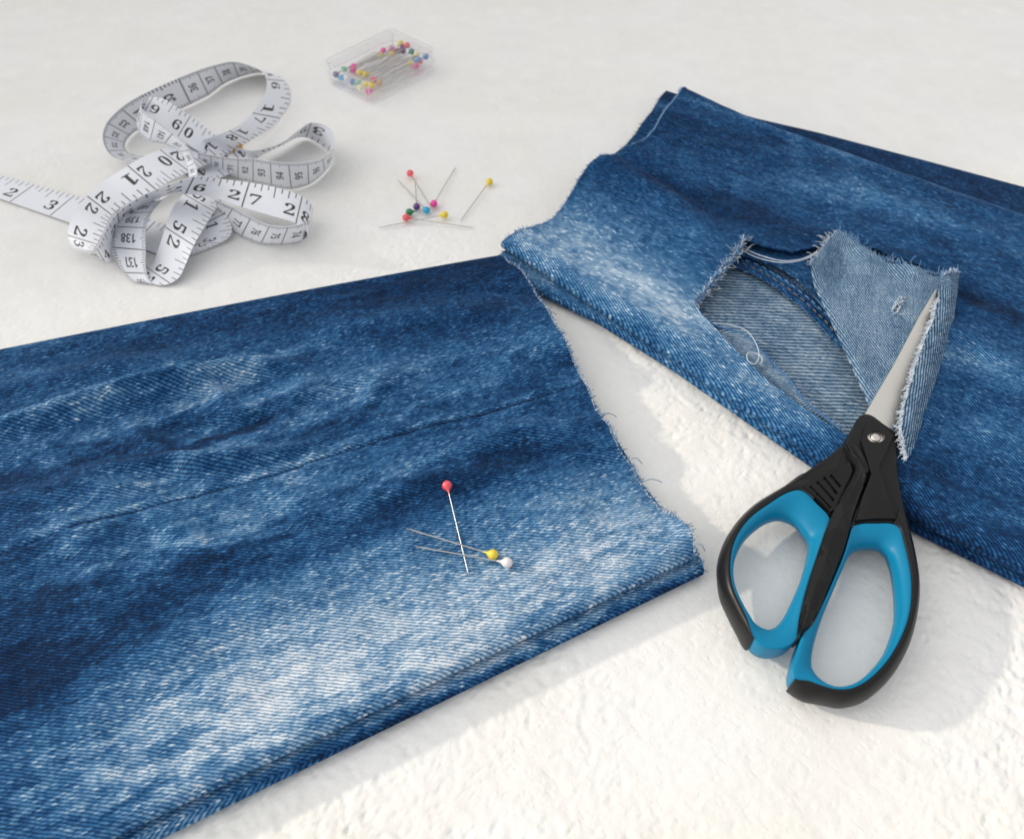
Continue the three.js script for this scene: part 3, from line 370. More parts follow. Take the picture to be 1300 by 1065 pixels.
  part(leg, 'tear_fray', strands(onFlap([...flapPoly.slice(15), flapPoly[0]], 0), V3(0.1, 0.3, -0.8), 45, 0.004, 96), threadMid, 'stuff'); part(leg, 'tear_fray', strands(onFlap(flapPoly.slice(0, 4), 0), V3(-0.8, 0.2, 0), 24, 0.004, 97), threadPale, 'stuff');
  { const tail = onFlap([[1139, 398], [1132, 404], [1134, 412], [1142, 414], [1147, 406], [1142, 400]].map(([a, b]) => G(a, b, 0.0148)), 0.0004); part(leg, 'loose_thread', tubeGeo(tail, 0.00016, 5, 30), threadBlue); }

  // the rolled-up strip of cloth along the right of the blade, its raw rim pale
  const rollS = [ // left px, left height, right px, right height, arch
    [1194, 353, 18.5, 1221, 349, 14, 3], [1189, 380, 19.5, 1216, 379, 14.5, 4], [1182, 408, 20, 1210, 412, 15, 4.5], [1172, 436, 20.5, 1201, 444, 15, 5], [1160, 466, 20.5, 1190, 478, 15, 5], [1152, 496, 20, 1180, 510, 14.5, 4.5], [1144, 524, 19, 1170, 540, 14, 4], [1143, 550, 17.5, 1163, 564, 13.5, 3], [1147, 572, 15.5, 1159, 580, 13, 1.5], [1150, 590, 13.5, 1155, 594, 12.6, 0.4]];
  const Lc = new THREE.CatmullRomCurve3(rollS.map((r) => G(r[0], r[1], r[2] / 1000))), Rc = new THREE.CatmullRomCurve3(rollS.map((r) => G(r[3], r[4], r[5] / 1000)));
  const na = 90, nb = 14, rp = [], ru = [], ri = [];
  const surf = (t, f) => { const a = Lc.getPoint(t), b = Rc.getPoint(t), k = t * (rollS.length - 1), i = Math.min(rollS.length - 2, Math.floor(k)), arch = lerp(rollS[i][6], rollS[i + 1][6], k - i) / 1000; const p = a.clone().lerp(b, f); p.y += arch * Math.sin(Math.PI * clamp(f * 0.85 + 0.12)) * (1 - 0.2 * f); p.x += 0.0004 * noise(t * 30, f * 2, 92) * (1 - f); return p; };
  for (const s of [0, 1]) for (let i = 0; i <= na; i++) for (let j = 0; j <= nb; j++) { const p = surf(i / na, j / nb); p.y -= s * 0.0009; p.x += s * 0.0004; rp.push(p.x, p.y, p.z); ru.push(...mS.userData.uv(p.x, p.z)); }
  const rn = (na + 1) * (nb + 1), rid = (i, j) => i * (nb + 1) + j;
  for (let i = 0; i < na; i++) for (let j = 0; j < nb; j++) { const a = rid(i, j), b = rid(i, j + 1), c = rid(i + 1, j), d = rid(i + 1, j + 1); ri.push(a, c, b, b, c, d, a + rn, b + rn, c + rn, b + rn, d + rn, c + rn); }
  for (let i = 0; i < na; i++) for (const j of [0, nb]) { const a = rid(i, j), c = rid(i + 1, j); ri.push(a, a + rn, c, c, a + rn, c + rn); }
  part(leg, 'rolled_strip', toCreasedNormals(geoFrom(rp, ri, ru), 1.0), mS);
  const rim = Array.from({ length: 40 }, (_, k) => surf(0.12 + 0.86 * k / 39, 0)); const rimTop = Array.from({ length: 14 }, (_, k) => surf(0.0, k / 13));
  { const [a, b] = fringe(rim, V3(-0.75, -0.1, 0.25).normalize(), 900, 0.0016, 64, 0.00016, 0.7); part(leg, 'tear_fray', a, threadPale, 'stuff'); part(leg, 'tear_fray', b, threadPale, 'stuff'); }
  { const [a, b] = fringe(rim.map((p) => p.clone().add(V3(0.0006, 0.0002, 0))), V3(0.3, 0.5, 0.2).normalize(), 200, 0.0009, 65, 0.00013, 0.7); part(leg, 'tear_fray', a, threadBlue, 'stuff'); part(leg, 'tear_fray', b, threadPale, 'stuff'); }
  { const [a, b] = fringe(rimTop, V3(0, 0.6, -0.7).normalize(), 150, 0.0018, 66, 0.00013, 0.8); part(leg, 'tear_fray', a, threadMid, 'stuff'); part(leg, 'tear_fray', b, threadPale, 'stuff'); }
}

// ------------------------------------------------------------------ scissors, built in their own tilted plane
{
  const O = G(1112, 555, 0.0168), B = G(1060, 890, 0.0118), tilt = Math.atan2(O.y - B.y, B.z - O.z);
  const sc = thing('scissors', 'scissors with steel blades and black and turquoise-blue handles lying across the torn leg', 'scissors', O);
  sc.rotation.x = tilt;
  const nrm = V3(0, Math.cos(tilt), Math.sin(tilt));
  const S = (px, py, dy = 0) => { const o = O.clone().addScaledVector(nrm, dy), d = ray(px, py), t = o.clone().sub(camP).dot(nrm) / d.dot(nrm), p = camP.clone().addScaledVector(d, t).sub(O); return V3(p.x, 0, p.y * -Math.sin(tilt) + p.z * Math.cos(tilt)); };
  const zA = ([x, y]) => S(880 + x / 2.536, 500 + y / 2.536), zB = ([x, y]) => S(900 + x / 3.55, 600 + y / 3.55), zBl = ([x, y]) => S(900 + x / 3.55, 600 + y / 3.55, -0.0050);
  const black = new THREE.MeshPhysicalMaterial({ color: C(0.009, 0.009, 0.0095), roughness: 0.36, specularIntensity: 0.5 });
  const gloss = new THREE.MeshPhysicalMaterial({ color: C(0.008, 0.008, 0.008), roughness: 0.15, specularIntensity: 0.5 });
  { const n = 256, d = new Uint8Array(n * n * 4); for (let i = 0; i < n * n; i++) { const v = 128 + 120 * (hash(i % n, i / n | 0, 77) - 0.5); d[i * 4] = d[i * 4 + 1] = d[i * 4 + 2] = v; d[i * 4 + 3] = 255; } const t = new THREE.DataTexture(d, n, n); t.wrapS = t.wrapT = THREE.RepeatWrapping; t.magFilter = THREE.LinearFilter; t.repeat.set(22, 22); t.needsUpdate = true; black.bumpMap = t; black.bumpScale = 0.00002; }
  const blue = new THREE.MeshPhysicalMaterial({ color: C(0.0, 0.185, 0.345), roughness: 0.42, specularIntensity: 0.5 });
  const steelTex = (() => { const w = 256, h = 256, d = new Uint8Array(w * h * 4); for (let y = 0; y < h; y++) for (let x = 0; x < w; x++) { const k = (y * w + x) * 4, v = 128 + 70 * noise(x * 0.9, y * 0.03, 61) + 40 * noise(x * 0.2, y * 0.01, 62); d[k] = d[k + 1] = d[k + 2] = v; d[k + 3] = 255; } const t = new THREE.DataTexture(d, w, h); t.wrapS = t.wrapT = THREE.RepeatWrapping; t.magFilter = THREE.LinearFilter; t.needsUpdate = true; return t; })();
  steelTex.repeat.set(40, 12);
  const steel = new THREE.MeshStandardMaterial({ color: C(0.78, 0.74, 0.68), metalness: 1, roughness: 0.34, bumpMap: steelTex, bumpScale: 0.00002 });
  const steelBright = new THREE.MeshStandardMaterial({ color: C(0.74, 0.70, 0.62), metalness: 1, roughness: 0.25 });
  const slab = (pts, yTop, yBot, bev = 0.0006, holes = [], bs = 3) => { // extrude plan polygon downwards
    const sh = new THREE.Shape(pts.map((p) => new THREE.Vector2(p.x, -p.z))); for (const h of holes) sh.holes.push(new THREE.Path(h.map((p) => new THREE.Vector2(p.x, -p.z))));
    const g = new THREE.ExtrudeGeometry(sh, { depth: yTop - yBot - 2 * bev, bevelEnabled: bev > 0, bevelThickness: bev, bevelSize: bev, bevelOffset: -bev, bevelSegments: bs, curveSegments: 24 }); g.rotateX(-Math.PI / 2); g.translate(0, yBot + bev, 0); return toCreasedNormals(g, 0.6);
  };
  const curve = (pts, n = 90, closed = true, tension = 0.5) => new THREE.CatmullRomCurve3(pts, closed, 'centripetal', tension).getPoints(n);
  // blades
  const bl = [[1189, 366], [1180, 380], [1167, 402], [1150, 434], [1133, 466], [1114, 498], [1099, 524], [1092, 545], [1120, 560], [1142, 552], [1146, 520], [1160, 480], [1174, 440], [1185, 402], [1190, 375]].map(([a, b]) => S(a, b, -0.0035));
  const b1 = part(sc, 'blade', slab(bl, -0.0034, -0.005, 0.00025, [], 1), steel);
  const bl2 = [[1191, 366], [1186, 382], [1178, 400], [1150, 450], [1120, 520], [1100, 560], [1130, 590], [1150, 560], [1158, 500], [1176, 440], [1190, 402], [1193, 380]].map(([a, b]) => S(a, b, -0.0052));
  part(sc, 'blade', slab(bl2, -0.0052, -0.0068, 0.00025, [], 1), steel);
  // finger loops: lofted rings, blue soft inside and black shell outside
  const polar = (pts, c) => (th) => { let best = 0; const dx = Math.cos(th), dz = Math.sin(th); for (let i = 0; i < pts.length; i++) { const a = pts[i], b = pts[(i + 1) % pts.length], ex = b.x - a.x, ez = b.z - a.z, den = dx * ez - dz * ex; if (Math.abs(den) < 1e-12) continue; const t = ((a.x - c.x) * ez - (a.z - c.z) * ex) / den, s = ((a.x - c.x) * dz - (a.z - c.z) * dx) / den; if (t > 0 && s >= -1e-6 && s <= 1 + 1e-6) best = Math.max(best, t); } return best; };
  const loft = (c, ra, rb, prof, t0, t1, n = 160, taper = 0) => { // prof: list of [s across 0..1, extra m, y]; closed section
    const pos = [], idx = [], m = prof.length, full = Math.abs(t1 - t0 - 2 * Math.PI) < 1e-6, rows = full ? n : n + 1;
    for (let i = 0; i < rows; i++) { const th = t0 + (t1 - t0) * i / n, a = ra(th), w0 = taper < 0 ? i / n : 1 - i / n, tp = taper ? Math.sqrt(smooth(0, Math.abs(taper), w0)) : 1, b = Math.max(a + 0.0002, lerp(a, rb(th), tp)); for (const [s, e, y] of prof) { const r = a + (b - a) * s + e; pos.push(c.x + Math.cos(th) * r, y, c.z + Math.sin(th) * r); } }
    for (let i = 0; i < n; i++) for (let j = 0; j < m; j++) { const a = i * m + j, b = i * m + (j + 1) % m, i2 = (i + 1) % rows, c2 = i2 * m + j, d = i2 * m + (j + 1) % m; idx.push(a, c2, b, b, c2, d); }
    if (!full) for (const [row, f] of [[0, 1], [n, 0]]) for (let j = 1; j < m - 1; j++) { const a = row * m, b = row * m + j, c3 = row * m + j + 1; if (f) idx.push(a, b, c3); else idx.push(a, c3, b); }
    return geoFrom(pos, idx);
  };
  const holeL = curve([[340, 183], [400, 205], [440, 250], [462, 290], [455, 345], [430, 430], [395, 520], [350, 620], [312, 666], [280, 675], [230, 655], [190, 610], [150, 540], [130, 480], [128, 420], [145, 350], [180, 285], [240, 225], [290, 192]].map(zB), 140);
  const blueL = curve([[410, 75], [350, 90], [270, 140], [200, 190], [150, 245], [112, 320], [98, 400], [100, 470], [118, 540], [142, 590], [170, 650], [205, 748], [250, 785], [310, 793], [360, 780], [398, 745], [412, 690], [425, 600], [460, 470], [505, 350], [545, 235], [547, 205], [535, 182], [490, 138], [442, 90]].map(zB), 200);
  const blackL = curve([[560, 60], [450, 0], [330, 70], [200, 150], [120, 230], [65, 320], [42, 400], [42, 470], [55, 550], [90, 630]].map(zBl).concat([[136, 697]].map((p) => S(900 + p[0] / 3.55, 600 + p[1] / 3.55, -0.003)), [[188, 748], [206, 752], [250, 780], [310, 788], [360, 770], [400, 735], [420, 590], [500, 340], [545, 220]].map(zB)), 200);
  const holeR = curve([[740, 315], [790, 320], [825, 350], [850, 430], [858, 520], [855, 620], [835, 700], [800, 790], [740, 870], [680, 920], [620, 943], [570, 943], [520, 910], [490, 860], [487, 810], [500, 740], [530, 650], [570, 550], [610, 450], [650, 360], [690, 325]].map(zB), 140);
  const blueR = curve([[650, 240], [690, 228], [760, 226], [830, 228], [860, 245], [885, 320], [908, 420], [917, 500], [910, 620], [880, 720], [820, 830], [760, 900], [700, 948], [640, 973], [570, 975], [500, 955], [450, 938], [392, 930], [380, 900], [395, 820], [425, 730], [470, 665], [510, 600], [560, 490], [610, 370], [640, 270]].map(zB), 200);
  const blackR = curve([[835, 60], [870, 140], [910, 280], [940, 420], [950, 520], [940, 640], [900, 790], [840, 900], [780, 970], [700, 1028], [610, 1050], [530, 1035]].map(zBl).concat([[448, 990], [398, 955], [382, 936], [396, 900], [440, 780], [520, 600], [620, 370], [660, 240], [720, 150]].map(zB)), 200);
  const cL = zB([290, 440]), cR = zB([680, 640]);
  const bp = [[0.12, 0.0014, -0.0096], [0, 0.0016, -0.0082], [0, 0.0008, -0.006], [0, 0.0006, -0.0042], [0.1, 0.0005, -0.0026], [0.26, 0.0003, -0.0014], [0.5, 0, -0.0006], [0.75, 0, -0.0002], [0.97, 0, -0.0001], [1, 0, -0.0006], [1, 0, -0.003], [1, 0, -0.007], [0.95, 0, -0.0096]];
  const kp = [[0, -0.0004, -0.0092], [0, -0.0003, -0.0006], [0.02, 0, 0.0000], [0.12, 0, 0.0003], [0.32, 0, 0.0001], [0.55, 0, -0.0007], [0.78, 0, -0.0020], [0.93, 0, -0.0036], [1, 0, -0.0055], [0.97, 0, -0.0078], [0.85, 0, -0.0094], [0.5, 0, -0.01]];
  const bang = (p, c) => Math.atan2(p.z - c.z, p.x - c.x);
  part(sc, 'finger_grip', loft(cL, polar(holeL, cL), polar(blueL, cL), bp, 0, 2 * Math.PI, 220), blue);
  part(sc, 'finger_grip', loft(cR, polar(holeR, cR), polar(blueR, cR), bp, 0, 2 * Math.PI, 240), blue);
  // black shells run only along the outside
  { const p = polar(blueL, cL), q = polar(blackL, cL); let a0 = bang(zB([203, 752]), cL), a1 = bang(zB([520, 40]), cL); if (a1 < a0) a1 += 2 * Math.PI; part(sc, 'handle_shell', loft(cL, p, q, kp, a0, a1, 600), black); }
  { const p = polar(blueR, cR), q = polar(blackR, cR); let a0 = bang(zB([850, 190]), cR), a1 = bang(zB([383, 936]), cR); if (a1 < a0) a1 += 2 * Math.PI; part(sc, 'handle_shell', loft(cR, p, q, kp, a0, a1, 600), black); }
  // left lever arm with a grooved plate
  const armL = curve([[487, 163], [440, 195], [345, 261], [286, 304], [240, 333], [194, 364], [150, 414], [158, 424], [194, 388], [244, 352], [301, 318], [345, 305], [372, 318], [420, 362], [442, 388], [462, 372], [520, 262], [515, 215]].map(zA), 120, true);
  part(sc, 'lever_arm', slab(armL, -0.0002, -0.0095, 0.0013, [], 4), black);
  const plateL = [[503, 222], [430, 252], [352, 300], [372, 316], [420, 360], [441, 384], [456, 372], [512, 252]].map(zA);
  const slots = [[370, 297, 446, 376], [393, 282, 456, 352], [415, 268, 467, 331], [437, 260, 478, 308]].map(([x0, y0, x1, y1]) => { const L = Math.hypot(x1 - x0, y1 - y0), nx = -(y1 - y0) / L * 4.6, ny = (x1 - x0) / L * 4.6; const s = 7, dx = (x1 - x0) / L * s, dy = (y1 - y0) / L * s; return [[x0 + dx + nx, y0 + dy + ny], [x1 - dx + nx, y1 - dy + ny], [x1 - dx - nx, y1 - dy - ny], [x0 + dx - nx, y0 + dy - ny]].map(zA); });
  part(sc, 'grooved_plate', slab(plateL, 0.0008, -0.0010, 0.0002, slots, 2), gloss);
  // spine of the left lever, glossy, running down between the loops
  const spine = (pts, hgt, n = 60, mat = gloss) => { // pts: [leftpx, rightpx] pairs in zA; a long ridge, domed
    const Lp = new THREE.CatmullRomCurve3(pts.map((p) => zA([p[0], p[1]]))), Rp = new THREE.CatmullRomCurve3(pts.map((p) => zA([p[2], p[3]]))); const sec = [[0, -0.009], [0, -0.0010], [0.02, -0.0004], [0.08, 0.0001], [0.2, 0.0005], [0.32, 0.0009], [0.4, 0.0010], [0.48, 0.0009], [0.62, 0.0006], [0.8, 0.0002], [0.92, -0.0003], [0.98, -0.0008], [1, -0.0014], [1, -0.009]]; const pos = [], idx = [], m = sec.length;
    for (let i = 0; i <= n; i++) { const a = Lp.getPoint(i / n), b = Rp.getPoint(i / n); for (const [s, y] of sec) { const p = a.clone().lerp(b, s); pos.push(p.x, y > -0.008 ? y + hgt(i / n) + 0.0005 : y, p.z); } }
    for (let i = 0; i < n; i++) for (let j = 0; j < m; j++) { const a = i * m + j, b = i * m + (j + 1) % m, c = a + m, d = b + m; idx.push(a, c, b, b, c, d); }
    for (const [row, f] of [[0, 1], [n, 0]]) for (let j = 1; j < m - 1; j++) { const a = row * m, b = row * m + j, c3 = row * m + j + 1; if (f) idx.push(a, b, c3); else idx.push(a, c3, b); }
    part(sc, 'lever_spine', toCreasedNormals(geoFrom(pos, idx), 0.8), mat);
  };
  spine([[486, 164, 496, 158], [500, 200, 530, 195], [520, 240, 556, 240], [512, 270, 562, 268], [480, 325, 538, 330], [446, 390, 508, 428], [402, 510, 478, 525], [362, 640, 432, 640], [340, 730, 392, 735], [335, 776, 346, 782]], (t) => 0.0008 * Math.sin(Math.PI * clamp(t * 1.05)) , 90);
  // right lever arm: body, raised face, screw
  const armR = curve([[545, 62], [572, 60], [620, 92], [660, 124], [662, 200], [670, 280], [690, 380], [706, 455], [696, 455], [680, 428], [655, 414], [580, 412], [524, 418], [506, 430], [512, 400], [540, 325], [566, 268], [545, 210], [492, 158], [512, 112]].map(zA), 180);
  part(sc, 'lever_arm', slab(armR, -0.0004, -0.0092, 0.0014), black);
  const eye = curve([[556, 142], [565, 128], [588, 119], [612, 130], [620, 146], [606, 160], [588, 163], [568, 158]].map(zA), 40);
  const faceR = [[568, 86], [600, 100], [646, 136], [622, 190], [597, 240], [618, 310], [654, 406], [585, 405], [522, 411], [545, 332], [572, 262], [556, 205], [540, 152], [552, 112]].map(zA);
  part(sc, 'raised_face', slab(faceR, 0.0009, -0.0008, 0.00035, [eye], 2), black);
  // shoulder lug that covers the joint
  const lug = curve([[487, 160], [500, 150], [530, 172], [556, 215], [566, 255], [545, 262], [528, 245], [508, 205]].map(zA), 60); part(sc, 'shoulder_lug', slab(lug, 0.0011, -0.004, 0.0011, [], 4), gloss);
  const pc = zA([588, 141]); const screw = new THREE.LatheGeometry([[0, 0.0008], [0.0012, 0.00075], [0.0017, 0.0005], [0.0019, 0.0002], [0.0019, -0.0006]].map(([a, b]) => new THREE.Vector2(a, b)), 32); screw.translate(pc.x, -0.0001, pc.z); part(sc, 'pivot_screw', screw, steelBright);
  const washer = new THREE.RingGeometry(0.0001, 0.0041, 40); washer.rotateX(-Math.PI / 2); washer.scale(1, 1, 0.8); washer.translate(pc.x, -0.00025, pc.z); part(sc, 'screw_washer', washer, steel);
}

// ------------------------------------------------------------------ pins
const headMat = {}; const PINCOL = { red: [0.80, 0.08, 0.10], pink: [0.80, 0.03, 0.32], yellow: [0.80, 0.60, 0.03], purple: [0.10, 0.01, 0.17], green: [0.0, 0.18, 0.06], turquoise: [0.0, 0.36, 0.60], white: [0.78, 0.74, 0.72], blue: [0.05, 0.17, 0.45], teal: [0.0, 0.18, 0.19], cream: [0.80, 0.74, 0.42], maroon: [0.2, 0.02, 0.05], orange: [0.6, 0.36, 0.12], palegreen: [0.2, 0.5, 0.3] };
for (const k in PINCOL) headMat[k] = new THREE.MeshPhysicalMaterial({ color: C(...PINCOL[k]), roughness: 0.28, clearcoat: 0.7, clearcoatRoughness: 0.12 });
const needle = new THREE.MeshStandardMaterial({ color: C(0.54, 0.52, 0.49), metalness: 1, roughness: 0.32 });
const headGeo = new THREE.LatheGeometry([[0, 0.0019], [0.0008, 0.00174], [0.00135, 0.00134], [0.00175, 0.0007], [0.0019, 0], [0.00175, -0.0007], [0.00138, -0.00132], [0.0009, -0.00178], [0.0005, -0.0022], [0.00034, -0.0030], [0.0003, -0.0036], [0, -0.0036]].map(([a, b]) => new THREE.Vector2(a, b)).reverse(), 28);
const shaftGeo = (L) => { const g = new THREE.LatheGeometry([[0, 0], [0.00024, -0.0001], [0.00024, -(L - 0.003)], [0.00012, -(L - 0.001)], [0, -L]].map(([a, b]) => new THREE.Vector2(a, b)).reverse(), 8); return g; };
const shafts = {};
function pin(head, tip, color, label, group) { // head and tip in world
  const d = head.clone().sub(tip), L = d.length(), key = Math.round(L * 1000); shafts[key] ??= shaftGeo(key / 1000);
  const o = thing('dressmaking_pin', label, 'pin', head, group); o.quaternion.setFromUnitVectors(V3(0, 1, 0), d.normalize());
  const h = part(o, 'head', headGeo, headMat[color]); part(o, 'shaft', shafts[key], needle); return o;
}
{ // loose pins on the table: head px, tip px
  const T = (px, py, y) => G(px, py, y), zz = (x, y) => [470 + x / 7.222, 190 + y / 7.222];
  const list = [
    [365, 217, 590, 575, 'red', 'red-headed pin at the top left of the loose heap on the table', 2.4, 1.6], [425, 522, 412, 285, 'purple', 'dark purple-headed pin in the loose heap on the table', 1.9, 1.8], [358, 573, 640, 520, 'green', 'green-headed pin in the loose heap, touching a red head', 1.9, 1.2],
    [328, 622, 950, 716, 'red', 'red-headed pin at the lower left of the loose heap, touching the green head', 2.2, 0.3], [516, 555, 250, 275, 'turquoise', 'turquoise-headed pin in the middle of the loose heap on the table', 1.9, 1.0], [583, 495, 785, 155, 'pink', 'bright pink-headed pin in the loose heap pointing to the back', 1.9, 0.3], [680, 595, 72, 716, 'yellow', 'yellow-headed pin in the loose heap beside the turquoise one', 2.1, 0.4], [1093, 293, 820, 662, 'yellow', 'yellow-headed pin at the right, apart from the loose heap of heads', 1.9, 0.3],
    [0, 0, 0, 0, null]];
  for (const [hx, hy, tx, ty, c, lab, hh, ht] of list) if (c) pin(T(...zz(hx, hy), hh / 1000), T(...zz(tx, ty), ht / 1000), c, lab);
  // the green pin's shaft runs on to the right of the heap
}
{ // three pins on the left leg
  const P = (px, py, dy) => { const p = hitRay(leftTop, px, py); p.y += dy; return p; };
  pin(P(568, 621, 0.0022), P(595, 731, 0.0007), 'red', 'red-headed pin lying on the left denim leg');
  pin(P(626, 708, 0.0020), P(514, 671, 0.0004), 'yellow', 'yellow-headed pin lying on the left denim leg');
  pin(P(644, 718, 0.0019), P(524, 694, 0.0004), 'white', 'white-headed pin lying on the left denim leg beside the yellow one');
}

// ------------------------------------------------------------------ clear box of pins
{
  const A = G(470, 134, 0), Rr = G(556, 89, 0), L0 = G(423, 108, 0); const ax = Rr.clone().sub(A); const len = ax.length() ; ax.normalize(); const bx = V3(ax.z, 0, -ax.x); const wid = Math.abs(L0.clone().sub(A).dot(bx)); if (L0.clone().sub(A).dot(bx) < 0) bx.multiplyScalar(-1);
  const LX = clamp(len, 0.055, 0.075), WZ = clamp(wid, 0.04, 0.055), HY = 0.0138; const ctr = A.clone().addScaledVector(ax, LX / 2).addScaledVector(bx, WZ / 2);
  const box = thing('pin_box', 'small clear plastic box full of coloured pins at the back of the table', 'pin box', ctr); box.rotation.y = Math.atan2(-ax.z, ax.x);
  const plastic = new THREE.MeshPhysicalMaterial({ color: C(0.995, 0.995, 1), transmission: 1, thickness: 0, roughness: 0.05, ior: 1.42, specularIntensity: 0.8 });
  const rr = (hx, hz, r) => { const s = new THREE.Shape(); s.moveTo(-hx + r, -hz); s.lineTo(hx - r, -hz); s.absarc(hx - r, -hz + r, r, -Math.PI / 2, 0); s.lineTo(hx, hz - r); s.absarc(hx - r, hz - r, r, 0, Math.PI / 2); s.lineTo(-hx + r, hz); s.absarc(-hx + r, hz - r, r, Math.PI / 2, Math.PI); s.lineTo(-hx, -hz + r); s.absarc(-hx + r, -hz + r, r, Math.PI, 1.5 * Math.PI); return s; };
  const shell = (hx, hz, r, y0, y1, th, capY, capTh, round) => { const out = rr(hx, hz, r).getPoints(8), inn = rr(hx - th, hz - th, Math.max(0.0005, r - th)).getPoints(8); const prof = []; const gs = [];
    const ring = (pts, ya, yb, flip) => { const pos = [], idx = []; const n = pts.length; for (const p of pts) { pos.push(p.x, ya, p.y, p.x, yb, p.y); } for (let i = 0; i < n - 1; i++) { const a = i * 2; if (flip) idx.push(a, a + 2, a + 1, a + 1, a + 2, a + 3); else idx.push(a, a + 1, a + 2, a + 1, a + 3, a + 2); } return geoFrom(pos, idx); };
    gs.push(ring(out, y0, y1, false), ring(inn, y0, y1, true)); for (const y of [y0, y1]) { const s = rr(hx, hz, r); s.holes.push(new THREE.Path(inn.map((p) => p))); const g = new THREE.ShapeGeometry(s, 8); g.rotateX(Math.PI / 2); g.translate(0, y, 0); g.deleteAttribute('uv'); gs.push(g); }
    for (const y of [capY, capY + capTh]) { const g = new THREE.ShapeGeometry(rr(hx - th, hz - th, Math.max(0.0005, r - th)), 8); g.rotateX(Math.PI / 2); g.translate(0, y, 0); g.deleteAttribute('uv'); gs.push(g); } return mergeGeometries(gs.map((g) => g.index ? g.toNonIndexed() : g)); };
  part(box, 'tray', shell(LX / 2 - 0.0008, WZ / 2 - 0.0008, 0.004, 0.0003, HY - 0.0022, 0.0011, 0.0003, 0.0011), plastic);
  part(box, 'lid', shell(LX / 2, WZ / 2, 0.0045, HY - 0.0075, HY, 0.0007, HY - 0.0011, 0.001), plastic);
  const rimM = new THREE.MeshPhysicalMaterial({ color: C(0.95, 0.96, 0.97), transmission: 0.85, thickness: 0, roughness: 0.4, ior: 1.45 });
  const edgeRod = (hx, hz, r, y, rad) => { const p = rr(hx, hz, r).getPoints(6).map((q) => V3(q.x, y, q.y)); return new THREE.TubeGeometry(new THREE.CatmullRomCurve3(p.slice(0, -1), true, 'catmullrom', 0.1), 160, rad, 6, true); };
  part(box, 'lid_rim', edgeRod(LX / 2 - 0.0004, WZ / 2 - 0.0004, 0.0042, HY - 0.0004, 0.00032), rimM); part(box, 'lid_lip', edgeRod(LX / 2, WZ / 2, 0.0045, HY - 0.0075, 0.00025), rimM); part(box, 'tray_foot', edgeRod(LX / 2 - 0.0012, WZ / 2 - 0.0012, 0.004, 0.0007, 0.0003), rimM);
  for (const [a2, c2] of [[1, 1], [1, -1], [-1, 1], [-1, -1]]) { const g = new THREE.CylinderGeometry(0.0004, 0.0004, HY - 0.003, 8); g.translate(a2 * (LX / 2 - 0.0022), HY / 2, c2 * (WZ / 2 - 0.0022)); part(box, 'corner_edge', g, rimM); }
  // heads seen in the photograph (8.125 x zoom from 410,20): which end they lie at, colour, wording
  const zz = (x, y) => [410 + x / 8.125, 20 + y / 8.125], r = rng(77);
  const toL = (p) => { const q = p.clone().sub(ctr); return [q.dot(ax), q.dot(bx)]; };
  const heads = [
    [215, 553, 'palegreen', 'green-headed pin at the left end of the clear box, behind the pinks'], [314, 522, 'pink', 'upper of two pink-headed pins heaped at the left end of the box'], [306, 562, 'pink', 'lower of two pink-headed pins heaped at the left end of the box'], [375, 588, 'yellow', 'yellow-headed pin next to the pink pair at the left end of the box'], [440, 602, 'yellow', 'darker yellow-headed pin right of the pink pair at the left end of the box'],
    [130, 605, 'purple', 'purple-headed pin in the far left corner of the clear box'], [185, 640, 'turquoise', 'turquoise-headed pin at the left wall of the clear box'], [242, 640, 'white', 'white-headed pin at the left wall of the clear box'], [305, 682, 'blue', 'pale blue-headed pin right of the white one by the left wall of the box'], [355, 688, 'palegreen', 'green-headed pin near the front left corner of the clear box'], [380, 742, 'cream', 'cream-headed pin low at the front left corner of the clear box'],
    [447, 705, 'yellow', 'left of two yellow-headed pins behind the front corner of the box'], [497, 716, 'yellow', 'right of two yellow-headed pins behind the front corner of the box'], [470, 785, 'pink', 'bright pink-headed pin lowest at the front corner of the clear box'], [580, 692, 'orange', 'tan-headed pin by the front wall of the clear box'], [520, 660, 'red', 'red-headed pin half hidden above the yellow pair at the front of the box'],
    [620, 358, 'pink', 'pink-headed pin at the left of the right-hand heads in the clear box'], [715, 342, 'pink', 'pink-headed pin behind a yellow head at the right end of the box'], [600, 408, 'yellow', 'pale yellow-headed pin under the leftmost pink one at the back of the box'], [714, 392, 'yellow', 'yellow-headed pin in the middle of the right-hand heads in the box'], [800, 285, 'yellow', 'yellow-headed pin at the very back of the clear box'], [826, 362, 'purple', 'front one of two purple-headed pins in the clear box'], [820, 326, 'purple', 'rear one of two purple-headed pins in the clear box'], [895, 290, 'red', 'red-headed pin at the back right of the clear box'],
    [915, 368, 'teal', 'teal-headed pin below the red one at the right of the clear box'], [967, 388, 'cream', 'cream-headed pin at the right end of the clear box'], [895, 492, 'yellow', 'large yellow-headed pin by the front right wall of the box'], [950, 440, 'palegreen', 'green-headed pin above the red one at the right end of the box'], [1000, 466, 'red', 'red-headed pin at the right end by the front wall of the box'], [960, 520, 'pink', 'pale pink-headed pin lowest at the right end of the box'], [1060, 420, 'blue', 'upper of two blue-headed pins at the right wall of the box'], [1090, 498, 'blue', 'lower of two blue-headed pins at the right wall of the box'], [770, 365, 'maroon', 'dark maroon-headed pin left of the purple ones in the box'],
  ];
  const placed = [];
